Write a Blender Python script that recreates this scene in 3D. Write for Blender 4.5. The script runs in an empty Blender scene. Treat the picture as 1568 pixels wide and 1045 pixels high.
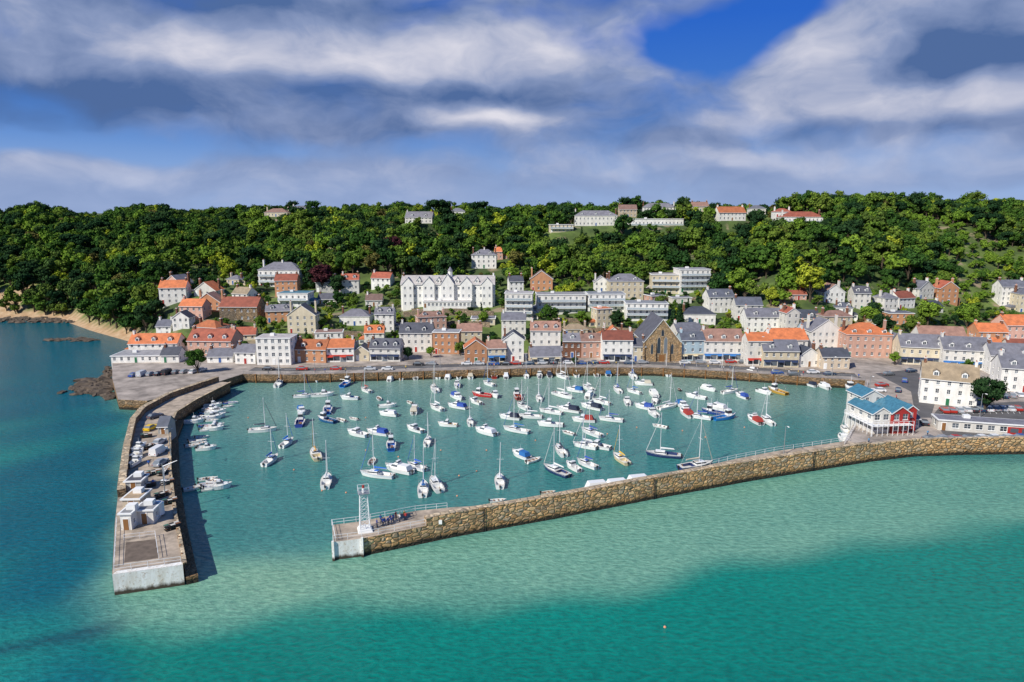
import bpy, math, random
import numpy as np
from mathutils import Vector, Matrix
random.seed(7); rng=np.random.default_rng(7)
scene=bpy.context.scene
H=60.0; PT=math.radians(10.7); FX=1045.0
SP,CP=math.sin(PT),math.cos(PT)
# ---------------- survey helpers: bearings from the drone -> real ground coordinates
def ray(x,y):
    u=(x-784)/FX; v=(y-522.5)/FX
    return (u, CP-v*SP, -SP-v*CP)
def P(x,y,z=0.0):
    d=ray(x,y); t=(H-z)/(-d[2]); return (d[0]*t,d[1]*t,z)
def P2(x,y,z=0.0):
    q=P(x,y,z); return (q[0],q[1])
# ---------------- materials
MC={}
def base(name):
    m=bpy.data.materials.new(name); m.use_nodes=True
    nt=m.node_tree; return m,nt,nt.nodes['Principled BSDF']
def N(nt,t,**k):
    n=nt.nodes.new(t)
    for a,b in k.items(): setattr(n,a,b)
    return n
def mixc(nt,fac,a,b,bt='MIX'):
    n=N(nt,'ShaderNodeMix',data_type='RGBA',blend_type=bt)
    for s,v in ((n.inputs[0],fac),(n.inputs[6],a),(n.inputs[7],b)):
        if isinstance(v,bpy.types.NodeSocket): nt.links.new(v,s)
        elif isinstance(v,(int,float)): s.default_value=v
        else: s.default_value=(*v,1) if len(v)==3 else v
    return n.outputs[2]
def noise(nt,vec,scale,detail=4,rough=.55,out=0):
    n=N(nt,'ShaderNodeTexNoise'); n.inputs['Scale'].default_value=scale
    n.inputs['Detail'].default_value=detail; n.inputs['Roughness'].default_value=rough
    if vec is not None: nt.links.new(vec,n.inputs['Vector'])
    return n.outputs[out]
def mrange(nt,v,a,b,c=0,d=1,smooth=False):
    n=N(nt,'ShaderNodeMapRange')
    if smooth: n.interpolation_type='SMOOTHSTEP'
    nt.links.new(v,n.inputs[0])
    for i,x in zip((1,2,3,4),(a,b,c,d)): n.inputs[i].default_value=x
    return n.outputs[0]
def mapping(nt,vec,sc):
    n=N(nt,'ShaderNodeMapping'); n.inputs['Scale'].default_value=sc
    nt.links.new(vec,n.inputs['Vector']); return n.outputs[0]
def bump(nt,b,h,strength,dist):
    n=N(nt,'ShaderNodeBump'); n.inputs['Strength'].default_value=strength; n.inputs['Distance'].default_value=dist
    nt.links.new(h,n.inputs['Height']); nt.links.new(n.outputs[0],b.inputs['Normal'])
def paint(name,col,rough=.7,var=.18,scale=.6,metal=0,streak=True,objvar=0):
    if name in MC: return MC[name]
    m,nt,b=base(name)
    tc=N(nt,'ShaderNodeTexCoord').outputs['Object']
    v=mapping(nt,tc,(1,1,.35)) if streak else tc
    n1=mrange(nt,noise(nt,v,scale,4,.6),.3,.7)
    dark=tuple(c*(1-var*1.6) for c in col); lite=tuple(min(1,c*(1+var*.5)) for c in col)
    c=mixc(nt,n1,dark,lite)
    if objvar:
        oi=N(nt,'ShaderNodeObjectInfo').outputs['Random']; c=mixc(nt,1.0,c,mixc(nt,oi,(1-objvar,1-objvar*1.1,1-objvar*1.3),(1.05,1.04,1.02)),'MULTIPLY')
    nt.links.new(c,b.inputs['Base Color']); b.inputs['Roughness'].default_value=rough; b.inputs['Metallic'].default_value=metal
    MC[name]=m; return m
def objcol(name,rough=.35):
    if name in MC: return MC[name]
    m,nt,b=base(name); oi=N(nt,'ShaderNodeObjectInfo')
    nt.links.new(oi.outputs['Color'],b.inputs['Base Color']); b.inputs['Roughness'].default_value=rough
    MC[name]=m; return m
def roofmat(name,col):
    if name in MC: return MC[name]
    m,nt,b=base(name)
    tc=N(nt,'ShaderNodeTexCoord').outputs['Object']; oi=N(nt,'ShaderNodeObjectInfo').outputs['Random']
    n1=mrange(nt,noise(nt,tc,.5,5,.65),.3,.7); n2=mrange(nt,noise(nt,tc,5,2,.6),.3,.7)
    c=mixc(nt,n1,tuple(x*.6 for x in col),tuple(min(1,x*1.25) for x in col))
    c=mixc(nt,mrange(nt,n2,0,1,0,.5),c,tuple(x*.5+.05 for x in col))
    c=mixc(nt,1.0,c,mixc(nt,oi,(.62,.66,.72),(1.3,1.2,1.15)),'MULTIPLY')
    w=N(nt,'ShaderNodeTexWave',bands_direction='Z'); w.inputs['Scale'].default_value=1.6; w.inputs['Distortion'].default_value=1.0
    nt.links.new(tc,w.inputs['Vector'])
    c=mixc(nt,mrange(nt,w.outputs['Fac'],0,.35,.4,0),c,tuple(x*.35 for x in col))
    nt.links.new(c,b.inputs['Base Color']); b.inputs['Roughness'].default_value=.75
    MC[name]=m; return m
def masonry(name,cA,cB,cC,scale=1.0,tide=False,mortar=(.22,.18,.13),bs=.8):
    if name in MC: return MC[name]
    m,nt,b=base(name)
    g=N(nt,'ShaderNodeNewGeometry').outputs['Position']
    wv=N(nt,'ShaderNodeVectorMath',operation='MULTIPLY_ADD'); nt.links.new(noise(nt,g,1.1,2,.5,out=1),wv.inputs[0]); wv.inputs[1].default_value=(.7,.7,.4); nt.links.new(g,wv.inputs[2])
    v=mapping(nt,wv.outputs[0],(scale,scale,scale*1.8))
    vo=N(nt,'ShaderNodeTexVoronoi'); vo.inputs['Scale'].default_value=1.0; vo.inputs['Randomness'].default_value=.9
    nt.links.new(v,vo.inputs['Vector'])
    ve=N(nt,'ShaderNodeTexVoronoi',feature='DISTANCE_TO_EDGE'); ve.inputs['Scale'].default_value=1.0; ve.inputs['Randomness'].default_value=.9
    nt.links.new(v,ve.inputs['Vector'])
    sx=N(nt,'ShaderNodeSeparateColor'); nt.links.new(vo.outputs['Color'],sx.inputs[0])
    c=mixc(nt,sx.outputs[0],cA,cB)
    c=mixc(nt,mrange(nt,sx.outputs[1],.72,.78),c,cC)
    c=mixc(nt,1.0,c,mixc(nt,sx.outputs[2],(.6,.58,.55),(1.25,1.25,1.25)),'MULTIPLY')
    big=mrange(nt,noise(nt,g,.15,4,.6),.35,.65)
    c=mixc(nt,mrange(nt,big,0,1,0,.45),c,tuple(x*.5 for x in cA))
    c=mixc(nt,mrange(nt,noise(nt,g,1.8,5,.7),.42,.72,0,.6),c,tuple(x*.5 for x in mortar))
    c=mixc(nt,mrange(nt,ve.outputs[0],0,.08,.9,0),c,tuple(x*.4 for x in mortar))
    if tide:
        sp=N(nt,'ShaderNodeSeparateXYZ'); nt.links.new(g,sp.inputs[0])
        nz=noise(nt,g,.8,5,.65)
        ad=N(nt,'ShaderNodeMath',operation='MULTIPLY_ADD'); nt.links.new(nz,ad.inputs[0]); ad.inputs[1].default_value=-1.6
        nt.links.new(sp.outputs[2],ad.inputs[2])
        c=mixc(nt,mrange(nt,ad.outputs[0],.2,1.2,.55,0),c,(.24,.12,.03))
        c=mixc(nt,mrange(nt,ad.outputs[0],-.2,.25,1,0),c,(.03,.025,.015))
    nt.links.new(c,b.inputs['Base Color']); b.inputs['Roughness'].default_value=.92
    bump(nt,b,mrange(nt,ve.outputs[0],0,.2),bs,.22)
    MC[name]=m; return m
def whitewash(name):
    m,nt,b=base(name); g=N(nt,'ShaderNodeNewGeometry').outputs['Position']
    n1=noise(nt,mapping(nt,g,(1,1,.3)),.9,6,.7); n2=noise(nt,g,2.5,5,.6)
    c=mixc(nt,mrange(nt,n1,.4,.7),(.84,.84,.82),(.64,.60,.52)); c=mixc(nt,mrange(nt,n2,.56,.66,0,.65),c,(.42,.30,.2))
    sp=N(nt,'ShaderNodeSeparateXYZ'); nt.links.new(g,sp.inputs[0]); ad=N(nt,'ShaderNodeMath',operation='MULTIPLY_ADD'); nt.links.new(n1,ad.inputs[0]); ad.inputs[1].default_value=-1.4; nt.links.new(sp.outputs[2],ad.inputs[2])
    c=mixc(nt,mrange(nt,ad.outputs[0],-.3,.3,1,0),c,(.06,.045,.03))
    nt.links.new(c,b.inputs['Base Color']); b.inputs['Roughness'].default_value=.85; bump(nt,b,n2,.5,.1); return m
def foliage(name,cols):
    if name in MC: return MC[name]
    m,nt,b=base(name); nt.nodes.remove(b)
    df=N(nt,'ShaderNodeBsdfDiffuse'); nt.links.new(df.outputs[0],nt.nodes['Material Output'].inputs[0])
    oi=N(nt,'ShaderNodeObjectInfo'); g=N(nt,'ShaderNodeNewGeometry')
    r=N(nt,'ShaderNodeValToRGB'); r.color_ramp.interpolation='LINEAR'
    els=r.color_ramp.elements
    for i,c in enumerate(cols):
        if i>1: els.new(1)
    for i,c in enumerate(cols):
        els[i].position=i/(len(cols)-1); els[i].color=(*c,1)
    nt.links.new(oi.outputs['Random'],r.inputs[0])
    c2=mixc(nt,g.outputs['Random Per Island'],(.45,.52,.5),(1.6,1.45,1.15)); c=mixc(nt,1.0,r.outputs[0],c2,'MULTIPLY')
    nt.links.new(c,df.inputs['Color'])
    MC[name]=m; return m
def glassmat(n='window_glass',a=(.02,.03,.045),b_=(.20,.23,.26)):
    m,nt,b=base(n)
    g=N(nt,'ShaderNodeNewGeometry')
    c=mixc(nt,g.outputs['Random Per Island'],a,b_)
    nt.links.new(c,b.inputs['Base Color']); b.inputs['Roughness'].default_value=.08
    return m
GL=glassmat(); BGL=glassmat('balcony_glass',(.35,.42,.46),(.6,.66,.7))
WALLS={'W':(.85,.84,.81),'C':(.74,.66,.50),'P':(.68,.42,.34),'S':(.62,.31,.17),'B':(.50,.66,.78),'Y':(.8,.6,.25),'G':(.45,.46,.46),'K':(.62,.52,.40)}
def wall(k):
    if k=='ST': return masonry('granite_house_wall',(.56,.40,.24),(.48,.32,.18),(.36,.29,.2),1.4)
    if k=='BR': return masonry('brick_house_wall',(.46,.18,.10),(.38,.14,.08),(.5,.26,.16),3.0)
    return paint('render_'+k,WALLS[k],.8,.14,objvar=.22)
ROOFS={'O':(.64,.20,.07),'R':(.40,.11,.06),'D':(.09,.10,.13),'L':(.19,.20,.24),'K':(.36,.21,.16),'T':(.45,.35,.22),'F':(.45,.45,.45),'Z':(.11,.30,.38)}
def roof_(k): return roofmat('roof_tiles_'+k,ROOFS[k])
TRIM=paint('white_trim',(.84,.84,.82),.6,.05)
WHITE=paint('white_gelcoat',(.84,.85,.84),.3,.05)
DARK=paint('dark_rubber',(.03,.03,.03),.6,.1)
STEEL=paint('galvanised_steel',(.45,.47,.48),.4,.1,metal=.6)
WSTEEL=paint('white_painted_steel',(.82,.83,.84),.4,.06)
DECK=paint('grp_deck',(.66,.64,.58),.6,.1)
WOOD=paint('varnished_wood',(.30,.14,.05),.4,.2)
POT=paint('clay_pot',(.5,.2,.1),.8,.1)
ASPH=paint('asphalt',(.12,.115,.115),.9,.2,.25,streak=False)
PAVE=paint('quay_paving',(.42,.36,.31),.9,.35,.22,streak=False)
PIERTOP=paint('pier_deck_stone',(.48,.39,.30),.9,.35,.4,streak=False)
LINE=paint('road_marking_white',(.7,.7,.68),.7,.1)
BROWN=paint('brown_gravel',(.17,.13,.10),.9,.25,.8,streak=False)
GRAN=masonry('granite_harbour_wall',(.86,.58,.30),(.76,.42,.17),(.52,.41,.28),.80,True,(.42,.27,.15),1.0)
GRANQ=masonry('granite_quay_wall',(.40,.27,.16),(.33,.20,.10),(.25,.19,.12),.85,True,(.2,.15,.09))
WWASH=whitewash('whitewashed_pier_end')
OBJC=objcol('coloured_paint')
OBJF=objcol('coloured_canvas',.85)
# ---------------- mesh builder
class MB:
    def __init__(s): s.v=[];s.f=[];s.m=[];s.mats=[]
    def mi(s,m):
        if m not in s.mats: s.mats.append(m)
        return s.mats.index(m)
    def face(s,pts,m):
        n=len(s.v); s.v.extend([tuple(p) for p in pts]); s.f.append(tuple(range(n,n+len(pts)))); s.m.append(s.mi(m))
    def mesh(s,vs,fs,m):
        n=len(s.v); s.v.extend([tuple(p) for p in vs]); k=s.mi(m)
        for f in fs: s.f.append(tuple(i+n for i in f)); s.m.append(k)
    def hexa(s,p,m):
        s.mesh(p,[(3,2,1,0),(4,5,6,7),(0,1,5,4),(1,2,6,5),(2,3,7,6),(3,0,4,7)],m)
    def box(s,x0,x1,y0,y1,z0,z1,m):
        s.hexa([(x0,y0,z0),(x1,y0,z0),(x1,y1,z0),(x0,y1,z0),(x0,y0,z1),(x1,y0,z1),(x1,y1,z1),(x0,y1,z1)],m)
    def tbox(s,a,b,m): # a,b=(x0,x1,y0,y1,z)
        s.hexa([(a[0],a[2],a[4]),(a[1],a[2],a[4]),(a[1],a[3],a[4]),(a[0],a[3],a[4]),(b[0],b[2],b[4]),(b[1],b[2],b[4]),(b[1],b[3],b[4]),(b[0],b[3],b[4])],m)
    def cyl(s,p0,p1,r0,r1,n,m,cap=True):
        p0=Vector(p0);p1=Vector(p1);d=(p1-p0)
        if d.length<1e-6: return
        d.normalize(); a=d.orthogonal().normalized(); b=d.cross(a)
        vs=[]
        for p,r in((p0,r0),(p1,r1)):
            for i in range(n):
                t=2*math.pi*i/n; vs.append(p+a*(math.cos(t)*r)+b*(math.sin(t)*r))
        fs=[(i,(i+1)%n,n+(i+1)%n,n+i) for i in range(n)]
        if cap: fs+= [tuple(range(n-1,-1,-1)),tuple(range(n,2*n))]
        s.mesh(vs,fs,m)
    def prism(s,poly,z0,z1,mside,mtop):
        a=sum(poly[i][0]*poly[(i+1)%len(poly)][1]-poly[(i+1)%len(poly)][0]*poly[i][1] for i in range(len(poly)))
        if a<0: poly=poly[::-1]
        n=len(poly)
        for i in range(n):
            p,q=poly[i],poly[(i+1)%n]
            s.face([(p[0],p[1],z0),(q[0],q[1],z0),(q[0],q[1],z1),(p[0],p[1],z1)],mside)
        s.face([(p[0],p[1],z1) for p in poly],mtop)
    def data(s,name,smooth=False):
        me=bpy.data.meshes.new(name); me.from_pydata(s.v,[],s.f)
        for m in s.mats: me.materials.append(m)
        me.polygons.foreach_set('material_index',s.m)
        if smooth: me.polygons.foreach_set('use_smooth',[True]*len(s.f))
        me.update(); return me
def put(name,me,loc=(0,0,0),rz=0,sc=1,col=None,parent=None):
    o=bpy.data.objects.new(name,me); scene.collection.objects.link(o)
    o.location=loc; o.rotation_euler=(0,0,rz); o.scale=(sc,sc,sc) if isinstance(sc,(int,float)) else sc
    if col: o.color=(*col,1)
    if parent: o.parent=parent
    return o
def empty(name,loc,rz=0):
    o=bpy.data.objects.new(name,None); scene.collection.objects.link(o); o.location=loc; o.rotation_euler=(0,0,rz); o.empty_display_size=1; return o
# ---------------- terrain
def sm(x): x=np.clip(x,0,1); return x*x*(3-2*x)
FXS=[-900,-400,-295,-253,-215,-181,-160,-150,-100,0,100,140,180,250,400,900]
FYS=[640,425,395,385,350,322,300,290,277,273,273,276,300,335,360,420]
pads=[]
ZQ=3.2
land=[P2(172,552,ZQ),P2(172,580,ZQ),P2(181,612,ZQ),P2(225,614,ZQ),P2(290,600,ZQ),P2(340,583,ZQ),P2(372,573,ZQ),P2(450,574,ZQ),P2(560,571,ZQ),P2(700,567,ZQ),P2(860,563,ZQ),P2(1000,563,ZQ),P2(1130,570,ZQ),P2(1240,578,ZQ),P2(1325,583,ZQ),P2(1318,625,ZQ),P2(1302,660,ZQ),P2(1288,684,ZQ),
 P2(1340,700,ZQ-3.2),P2(1400,698.5,0),P2(1480,696,0),P2(1568,695,0),P2(1750,693,0),(520,150),(560,380),(260,350),(180,332),(100,300),(-100,300),(-166,302)]
def inpoly(x,y,poly):
    ins=np.zeros(np.shape(x),bool); n=len(poly)
    for i in range(n):
        x1,y1=poly[i]; x2,y2=poly[(i+1)%n]
        if y1==y2: continue
        c=((y1>y)!=(y2>y))&(x<(x2-x1)*(y-y1)/(y2-y1)+x1); ins^=c
    return ins
def dpoly(x,y,poly):
    d=np.full(np.shape(x),1e9); n=len(poly)
    for i in range(n):
        x1,y1=poly[i]; x2,y2=poly[(i+1)%n]; dx,dy=x2-x1,y2-y1
        t=np.clip(((x-x1)*dx+(y-y1)*dy)/(dx*dx+dy*dy),0,1)
        d=np.minimum(d,np.hypot(x-x1-t*dx,y-y1-t*dy))
    return d
def terr(x,y):
    x=np.asarray(x,float); y=np.asarray(y,float)
    s=y-np.interp(x,FXS,FYS); a=x/np.maximum(y,50)
    gc=np.interp(s,[0,15,60,130,200,280,340,800,6000],[3,5,15,28,40,48,51,45,40])
    gl=np.interp(s,[0,15,50,100,170,260,700,6000],[1.5,11,27,40,47,49,44,40])
    gr=np.interp(s,[0,30,80,120,170,260,500,900,6000],[3.5,11,33,47,57,59,50,44,40])
    wl=sm((-a-.36)/.2); wr=sm((a-.30)/.15)*(1-.35*sm((a-.58)/.2))
    h=gc*(1-wl-wr)+gl*wl+gr*wr
    amp=np.clip(s/80,0,1); am2=np.clip((s-70)/80,0,1)
    h=h+amp*(2.4*np.sin(x*.031+1)*np.sin(y*.026)+1.5*np.sin(x*.071+y*.05)+.9*np.sin(x*.15-y*.11))+am2*(2.6*np.sin(x*.055+y*.03+.8)-.6)
    for (px,py,pz,r) in pads:
        d=np.hypot(x-px,y-py); w=sm(1-(d-r)/(r*1.2)); h=h*(1-w)+(pz-.15)*w
    ins=inpoly(x,y,land); de=dpoly(x,y,land)
    below=np.where(ins&(de>6),2.6,-4.0)
    beach=np.maximum(-4,1.5+s*.28)
    low=np.where(x<-168,beach,below)
    return np.where(s<0,low,h)
TS=np.arange(150,760,1.0)
def hit(x,y):
    d=ray(x,y); X=d[0]*TS;Y=d[1]*TS;Z=H+d[2]*TS
    hh=terr(X,Y); hh=np.where(inpoly(X,Y,land),np.maximum(hh,ZQ),hh)
    k=np.nonzero(Z<=hh)[0]
    i=k[0] if len(k) else 400
    return (X[i],Y[i],float(max(hh[i],Z[i]) if len(k) else hh[i])),TS[i]
# ---------------- house builder
def newparts(): return {k:MB() for k in('walls','roof','windows','door','chimneys','trim')}
def facade(pt,o,u,W,z0,floors,fh,ncol,ww,wh,wm,doorcol=None,shop=None,doormat=None,sill=.85):
    n=(u[1],-u[0])
    def q(a,z,off=0): return (o[0]+u[0]*a+n[0]*off,o[1]+u[1]*a+n[1]*off,z)
    wb,gb=pt['walls'],pt['windows']
    ncol=max(0,int(ncol))
    xs=[0];
    ww=min(ww,W/max(1,ncol)*.62)
    for i in range(ncol):
        c=W*(i+.5)/ncol; xs+=[c-ww/2,c+ww/2]
    xs.append(W)
    zs=[z0]
    for f in range(floors):
        s=z0+f*fh+min(sill,fh*.32); hh=min(wh,fh*.58); zs+=[s,s+hh]
    zs.append(z0+floors*fh)
    wb.face([q(0,z0-5),q(W,z0-5),q(W,z0),q(0,z0)],wm)
    for i in range(len(xs)-1):
        for j in range(len(zs)-1):
            x0,x1,a,b=xs[i],xs[i+1],zs[j],zs[j+1]
            iswin=(i%2==1)and(j%2==1)
            if iswin and ncol>0:
                col=(i-1)//2; fl=(j-1)//2
                if fl==0 and (col==doorcol or shop): iswin=False
            if not iswin or ncol==0:
                wb.face([q(x0,a),q(x1,a),q(x1,b),q(x0,b)],wm); continue
            r=-.14
            wb.face([q(x0,a),q(x1,a),q(x1,a,r),q(x0,a,r)],TRIM)
            wb.face([q(x0,b,r),q(x1,b,r),q(x1,b),q(x0,b)],wm)
            wb.face([q(x0,a),q(x0,a,r),q(x0,b,r),q(x0,b)],wm)
            wb.face([q(x1,a,r),q(x1,a),q(x1,b),q(x1,b,r)],wm)
            gb.face([q(x0,a,r),q(x1,a,r),q(x1,b,r),q(x0,b,r)],GL)
            t=.08; xm=(x0+x1)/2; zm=(a+b)/2
            for (e0,e1,f0,f1) in((x0,x0+t,a,b),(x1-t,x1,a,b),(x0+t,x1-t,a,a+t),(x0+t,x1-t,b-t,b),(xm-.035,xm+.035,a+t,b-t),(x0+t,xm-.035,zm-.03,zm+.03),(xm+.035,x1-t,zm-.03,zm+.03)):
                gb.face([q(e0,f0,r+.03),q(e1,f0,r+.03),q(e1,f1,r+.03),q(e0,f1,r+.03)],TRIM)
            tb=pt['trim']; p=[q(x0-.08,a-.1,.0),q(x1+.08,a-.1,.0),q(x1+.08,a-.1,.1),q(x0-.08,a-.1,.1)]
            tb.hexa([p[3],p[2],p[1],p[0],(*p[3][:2],a-.01),(*p[2][:2],a-.01),(*p[1][:2],a-.01),(*p[0][:2],a-.01)],TRIM)
    def pbox(mb,a0,a1,b0,b1,off,m):
        mb.hexa([q(a0,b0,off),q(a1,b0,off),q(a1,b0,.003),q(a0,b0,.003),q(a0,b1,off),q(a1,b1,off),q(a1,b1,.003),q(a0,b1,.003)],m)
    if doorcol is not None and not shop and ncol>0:
        c=W*(doorcol+.5)/ncol
        pbox(pt['door'],c-.6,c+.6,z0+.05,z0+2.3,.05,TRIM)
        pbox(pt['door'],c-.45,c+.45,z0+.06,z0+2.1,.09,doormat or WOOD)
    if shop:
        pbox(pt['trim'],.3,W-.3,z0+2.35,z0+2.85,.18,shop)
        k=max(2,int(W/2.2)); 
        for i in range(k):
            a0=.4+(W-.8)*i/k+.12; a1=.4+(W-.8)*(i+1)/k-.12
            pbox(pt['windows'],a0,a1,z0+(.1 if i==k//2 else .6),z0+2.3,.03,GL)
            pbox(pt['windows'],a0-.1,a0,z0+.1,z0+2.34,.07,TRIM)
            if i%2==0:
                pt['trim'].hexa([q(a0,z0+2.1,1.1),q(a1,z0+2.1,1.1),q(a1,z0+2.33,.2),q(a0,z0+2.33,.2),q(a0,z0+2.16,1.1),q(a1,z0+2.16,1.1),q(a1,z0+2.4,.2),q(a0,z0+2.4,.2)],shop)
def block(pt,ox,oy,oz,w,d,floors,fh,wm,rm,rt='g',ncol=None,rh=None,chim=1,dorm=0,shop=None,door=True,ww=.95,wh=1.35,balc=False,doormat=None,ext=False):
    x0,x1,y0,y1=ox-w/2,ox+w/2,oy,oy+d; ze=oz+floors*fh
    nc=ncol if ncol is not None else max(1,round(w/2.8)); ns=max(1,round(d/4))
    dc=(nc//2 if nc%2 else 0) if door else None
    facade(pt,(x0,y0),(1,0),w,oz,floors,fh,nc,ww,wh,wm,dc,shop,doormat)
    facade(pt,(x1,y0),(0,1),d,oz,floors,fh,ns,ww*.9,wh,wm)
    facade(pt,(x1,y1),(-1,0),w,oz,floors,fh,max(1,nc-1),ww,wh,wm)
    facade(pt,(x0,y1),(0,-1),d,oz,floors,fh,ns,ww*.9,wh,wm)
    R=pt['roof']; ov=.35; th=.16
    if rt in('g','f'):
        if rt=='g': A0,A1,B0,B1=x0,x1,y0,y1; mp=lambda a,b,z:(a,b,z)
        else: A0,A1,B0,B1=y0,y1,x0,x1; mp=lambda a,b,z:(b,a,z)
        span=B1-B0; r=rh or span*.36; sl=r/(span/2); bm=(B0+B1)/2
        for a in(A0,A1): pt['walls'].face([mp(a,B0,ze),mp(a,B1,ze),mp(a,bm,ze+r)],wm)
        ra=.2 
        for sgn,be in((-1,B0),(1,B1)):
            e=be+sgn*ov; zz=ze-ov*sl
            R.hexa([mp(A0-ra,e,zz+.01),mp(A1+ra,e,zz+.01),mp(A1+ra,bm,ze+r+.01),mp(A0-ra,bm,ze+r+.01),mp(A0-ra,e,zz+th),mp(A1+ra,e,zz+th),mp(A1+ra,bm,ze+r+th),mp(A0-ra,bm,ze+r+th)],rm)
            pt['trim'].hexa([mp(A0-ra,e+sgn*.12,zz-.1),mp(A1+ra,e+sgn*.12,zz-.1),mp(A1+ra,e+sgn*.003,zz-.1),mp(A0-ra,e+sgn*.003,zz-.1),mp(A0-ra,e+sgn*.12,zz+.08),mp(A1+ra,e+sgn*.12,zz+.08),mp(A1+ra,e+sgn*.003,zz+.08),mp(A0-ra,e+sgn*.003,zz+.08)],TRIM)
        if rt=='f':
            for sgn,be in((-1,B0),(1,B1)):
                e=be+sgn*ov; zz=ze-ov*sl
                f0=A0-ra-.06; f1=A0-ra-.003
                R.hexa([(e,f0,zz-.12),(bm,f0,ze+r-.12),(bm,f1,ze+r-.12),(e,f1,zz-.12),(e,f0,zz+.14),(bm,f0,ze+r+.14),(bm,f1,ze+r+.14),(e,f1,zz+.14)],TRIM)
        top=ze+r
    elif rt=='h':
        r=rh or min(w,d)*.3
        R.box(x0-ov,x1+ov,y0-ov,y1+ov,ze+.003,ze+.15,TRIM)
        a=(x0-ov,y0-ov,ze+.15);b=(x1+ov,y0-ov,ze+.15);c=(x1+ov,y1+ov,ze+.15);e=(x0-ov,y1+ov,ze+.15)
        if w>=d: k=d/2+ov; p=(x0-ov+k,(y0+y1)/2,ze+r+.15);q=(x1+ov-k,(y0+y1)/2,ze+r+.15); R.face([a,b,q,p],rm);R.face([b,c,q],rm);R.face([c,e,p,q],rm);R.face([e,a,p],rm)
        else: k=w/2+ov; p=((x0+x1)/2,y0-ov+k,ze+r+.15);q=((x0+x1)/2,y1+ov-k,ze+r+.15); R.face([a,b,p],rm);R.face([b,c,q,p],rm);R.face([c,e,q],rm);R.face([e,a,p,q],rm)
        top=ze+r
    else:
        R.box(x0-.3,x1+.3,y0-.3,y1+.3,ze+.003,ze+.28,TRIM); R.box(x0+.1,x1-.1,y0+.1,y1-.1,ze+.283,ze+.33,rm)
        R.box(x0+w*.3,x0+w*.3+1.6,y0+d*.5,y0+d*.5+1.4,ze+.333,ze+1.2,TRIM)
        top=ze+.3
    C=pt['chimneys']
    if rt!='flat':
        spots=[]
        if chim>=1: spots.append(x0+.7)
        if chim>=2: spots.append(x1-.7)
        if chim>=3: spots.append(ox)
        for sx in spots:
            cy=(y0+y1)/2+(0 if rt!='f' else d*.1)
            zt=top+1.1
            C.box(sx-.35,sx+.35,cy-.65,cy+.65,ze-.2,zt,wm if random.random()<.5 else wall('BR'))
            C.box(sx-.42,sx+.42,cy-.72,cy+.72,zt+.003,zt+.15,TRIM)
            for k in(-.35,.0,.35): C.cyl((sx,cy+k,zt+.15),(sx,cy+k,zt+.6),.14,.11,6,POT)
    if dorm and rt in('g','h'):
        span=d; r=rh or (span*.36 if rt=='g' else min(w,d)*.3); sl=r/(span/2+(ov if rt=='h' else 0))
        for i in range(dorm):
            cx=x0+w*(i+.5)/dorm; yf=y0+.9; zf=ze+sl*.9; dh=1.35
            L=dh/sl
            yb=min(y0+d/2,yf+L)
            pt['walls'].box(cx-.75,cx+.75,yf,yb,zf-.3,zf+dh,TRIM)
            pt['windows'].box(cx-.5,cx+.5,yf-.04,yf-.003,zf+.25,zf+dh-.15,GL)
            pt['windows'].box(cx-.03,cx+.03,yf-.07,yf-.043,zf+.25,zf+dh-.15,TRIM)
            for sg in(-1,1):
                R.hexa([(cx+sg*.95,yf-.2,zf+dh-.05),(cx+sg*.95,yb,zf+dh-.05),(cx,yb,zf+dh+.6),(cx,yf-.2,zf+dh+.6),(cx+sg*.95,yf-.2,zf+dh+.06),(cx+sg*.95,yb,zf+dh+.06),(cx,yb,zf+dh+.7),(cx,yf-.2,zf+dh+.7)],rm)
            pt['walls'].face([(cx-.75,yf,zf+dh),(cx+.75,yf,zf+dh),(cx,yf,zf+dh+.5)],TRIM)
    if balc:
        T=pt['trim']
        for f in range(1 if floors>1 else 0,floors):
            z=oz+f*fh
            T.box(x0+.3,x1-.3,y0-1.5,y0-.003,z-.15,z,TRIM)
            T.box(x0+.3,x1-.3,y0-1.5,y0-1.44,z+.95,z+1.02,WSTEEL)
            pt['windows'].box(x0+.35,x1-.35,y0-1.48,y0-1.46,z+.08,z+.94,BGL)
            k=max(2,int(w/2.5))
            for i in range(k+1):
                xx=x0+.35+(w-.7)*i/k; T.box(xx-.04,xx+.04,y0-1.56,y0-1.505,z-.1,z+1.05,WSTEEL)
    if ext: # lean-to wing against one side
        sd=1 if random.random()<.5 else -1; e0=x1+.003 if sd>0 else x0-2.6; e1=e0+2.597; yy=y0+d*.25; y2=y1-.4; hh=2.3
        pt['walls'].box(e0,e1,yy,y2,oz-4,oz+hh,wm); pt['windows'].box(e0+.5,e1-.5,yy-.03,yy-.003,oz+.8,oz+1.9,GL)
        za,zb=(1.2,.1) if sd>0 else (.1,1.2)
        R.hexa([(e0-.1,yy-.2,oz+hh+.01),(e1+.1,yy-.2,oz+hh+.01),(e1+.1,y2+.2,oz+hh+.01),(e0-.1,y2+.2,oz+hh+.01),(e0-.1,yy-.2,oz+hh+.05+za),(e1+.1,yy-.2,oz+hh+.05+zb),(e1+.1,y2+.2,oz+hh+.05+zb),(e0-.1,y2+.2,oz+hh+.05+za)],rm)
FP=[]
def finish(name,pt,loc,rz):
    e=empty(name,loc,rz)
    for k,mb in pt.items():
        if mb.f: put(k,mb.data(k),parent=e)
    return e
NMS={'W':'white_house','C':'cream_house','P':'pink_house','S':'terracotta_house','B':'blue_house','Y':'yellow_house','G':'grey_house','K':'beige_house','ST':'stone_house','BR':'brick_house'}
DOORS=[paint('door_blue',(.05,.12,.35),.4,.05),paint('door_red',(.4,.04,.03),.4,.05),paint('door_green',(.03,.18,.08),.4,.05),WOOD,TRIM]
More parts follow.
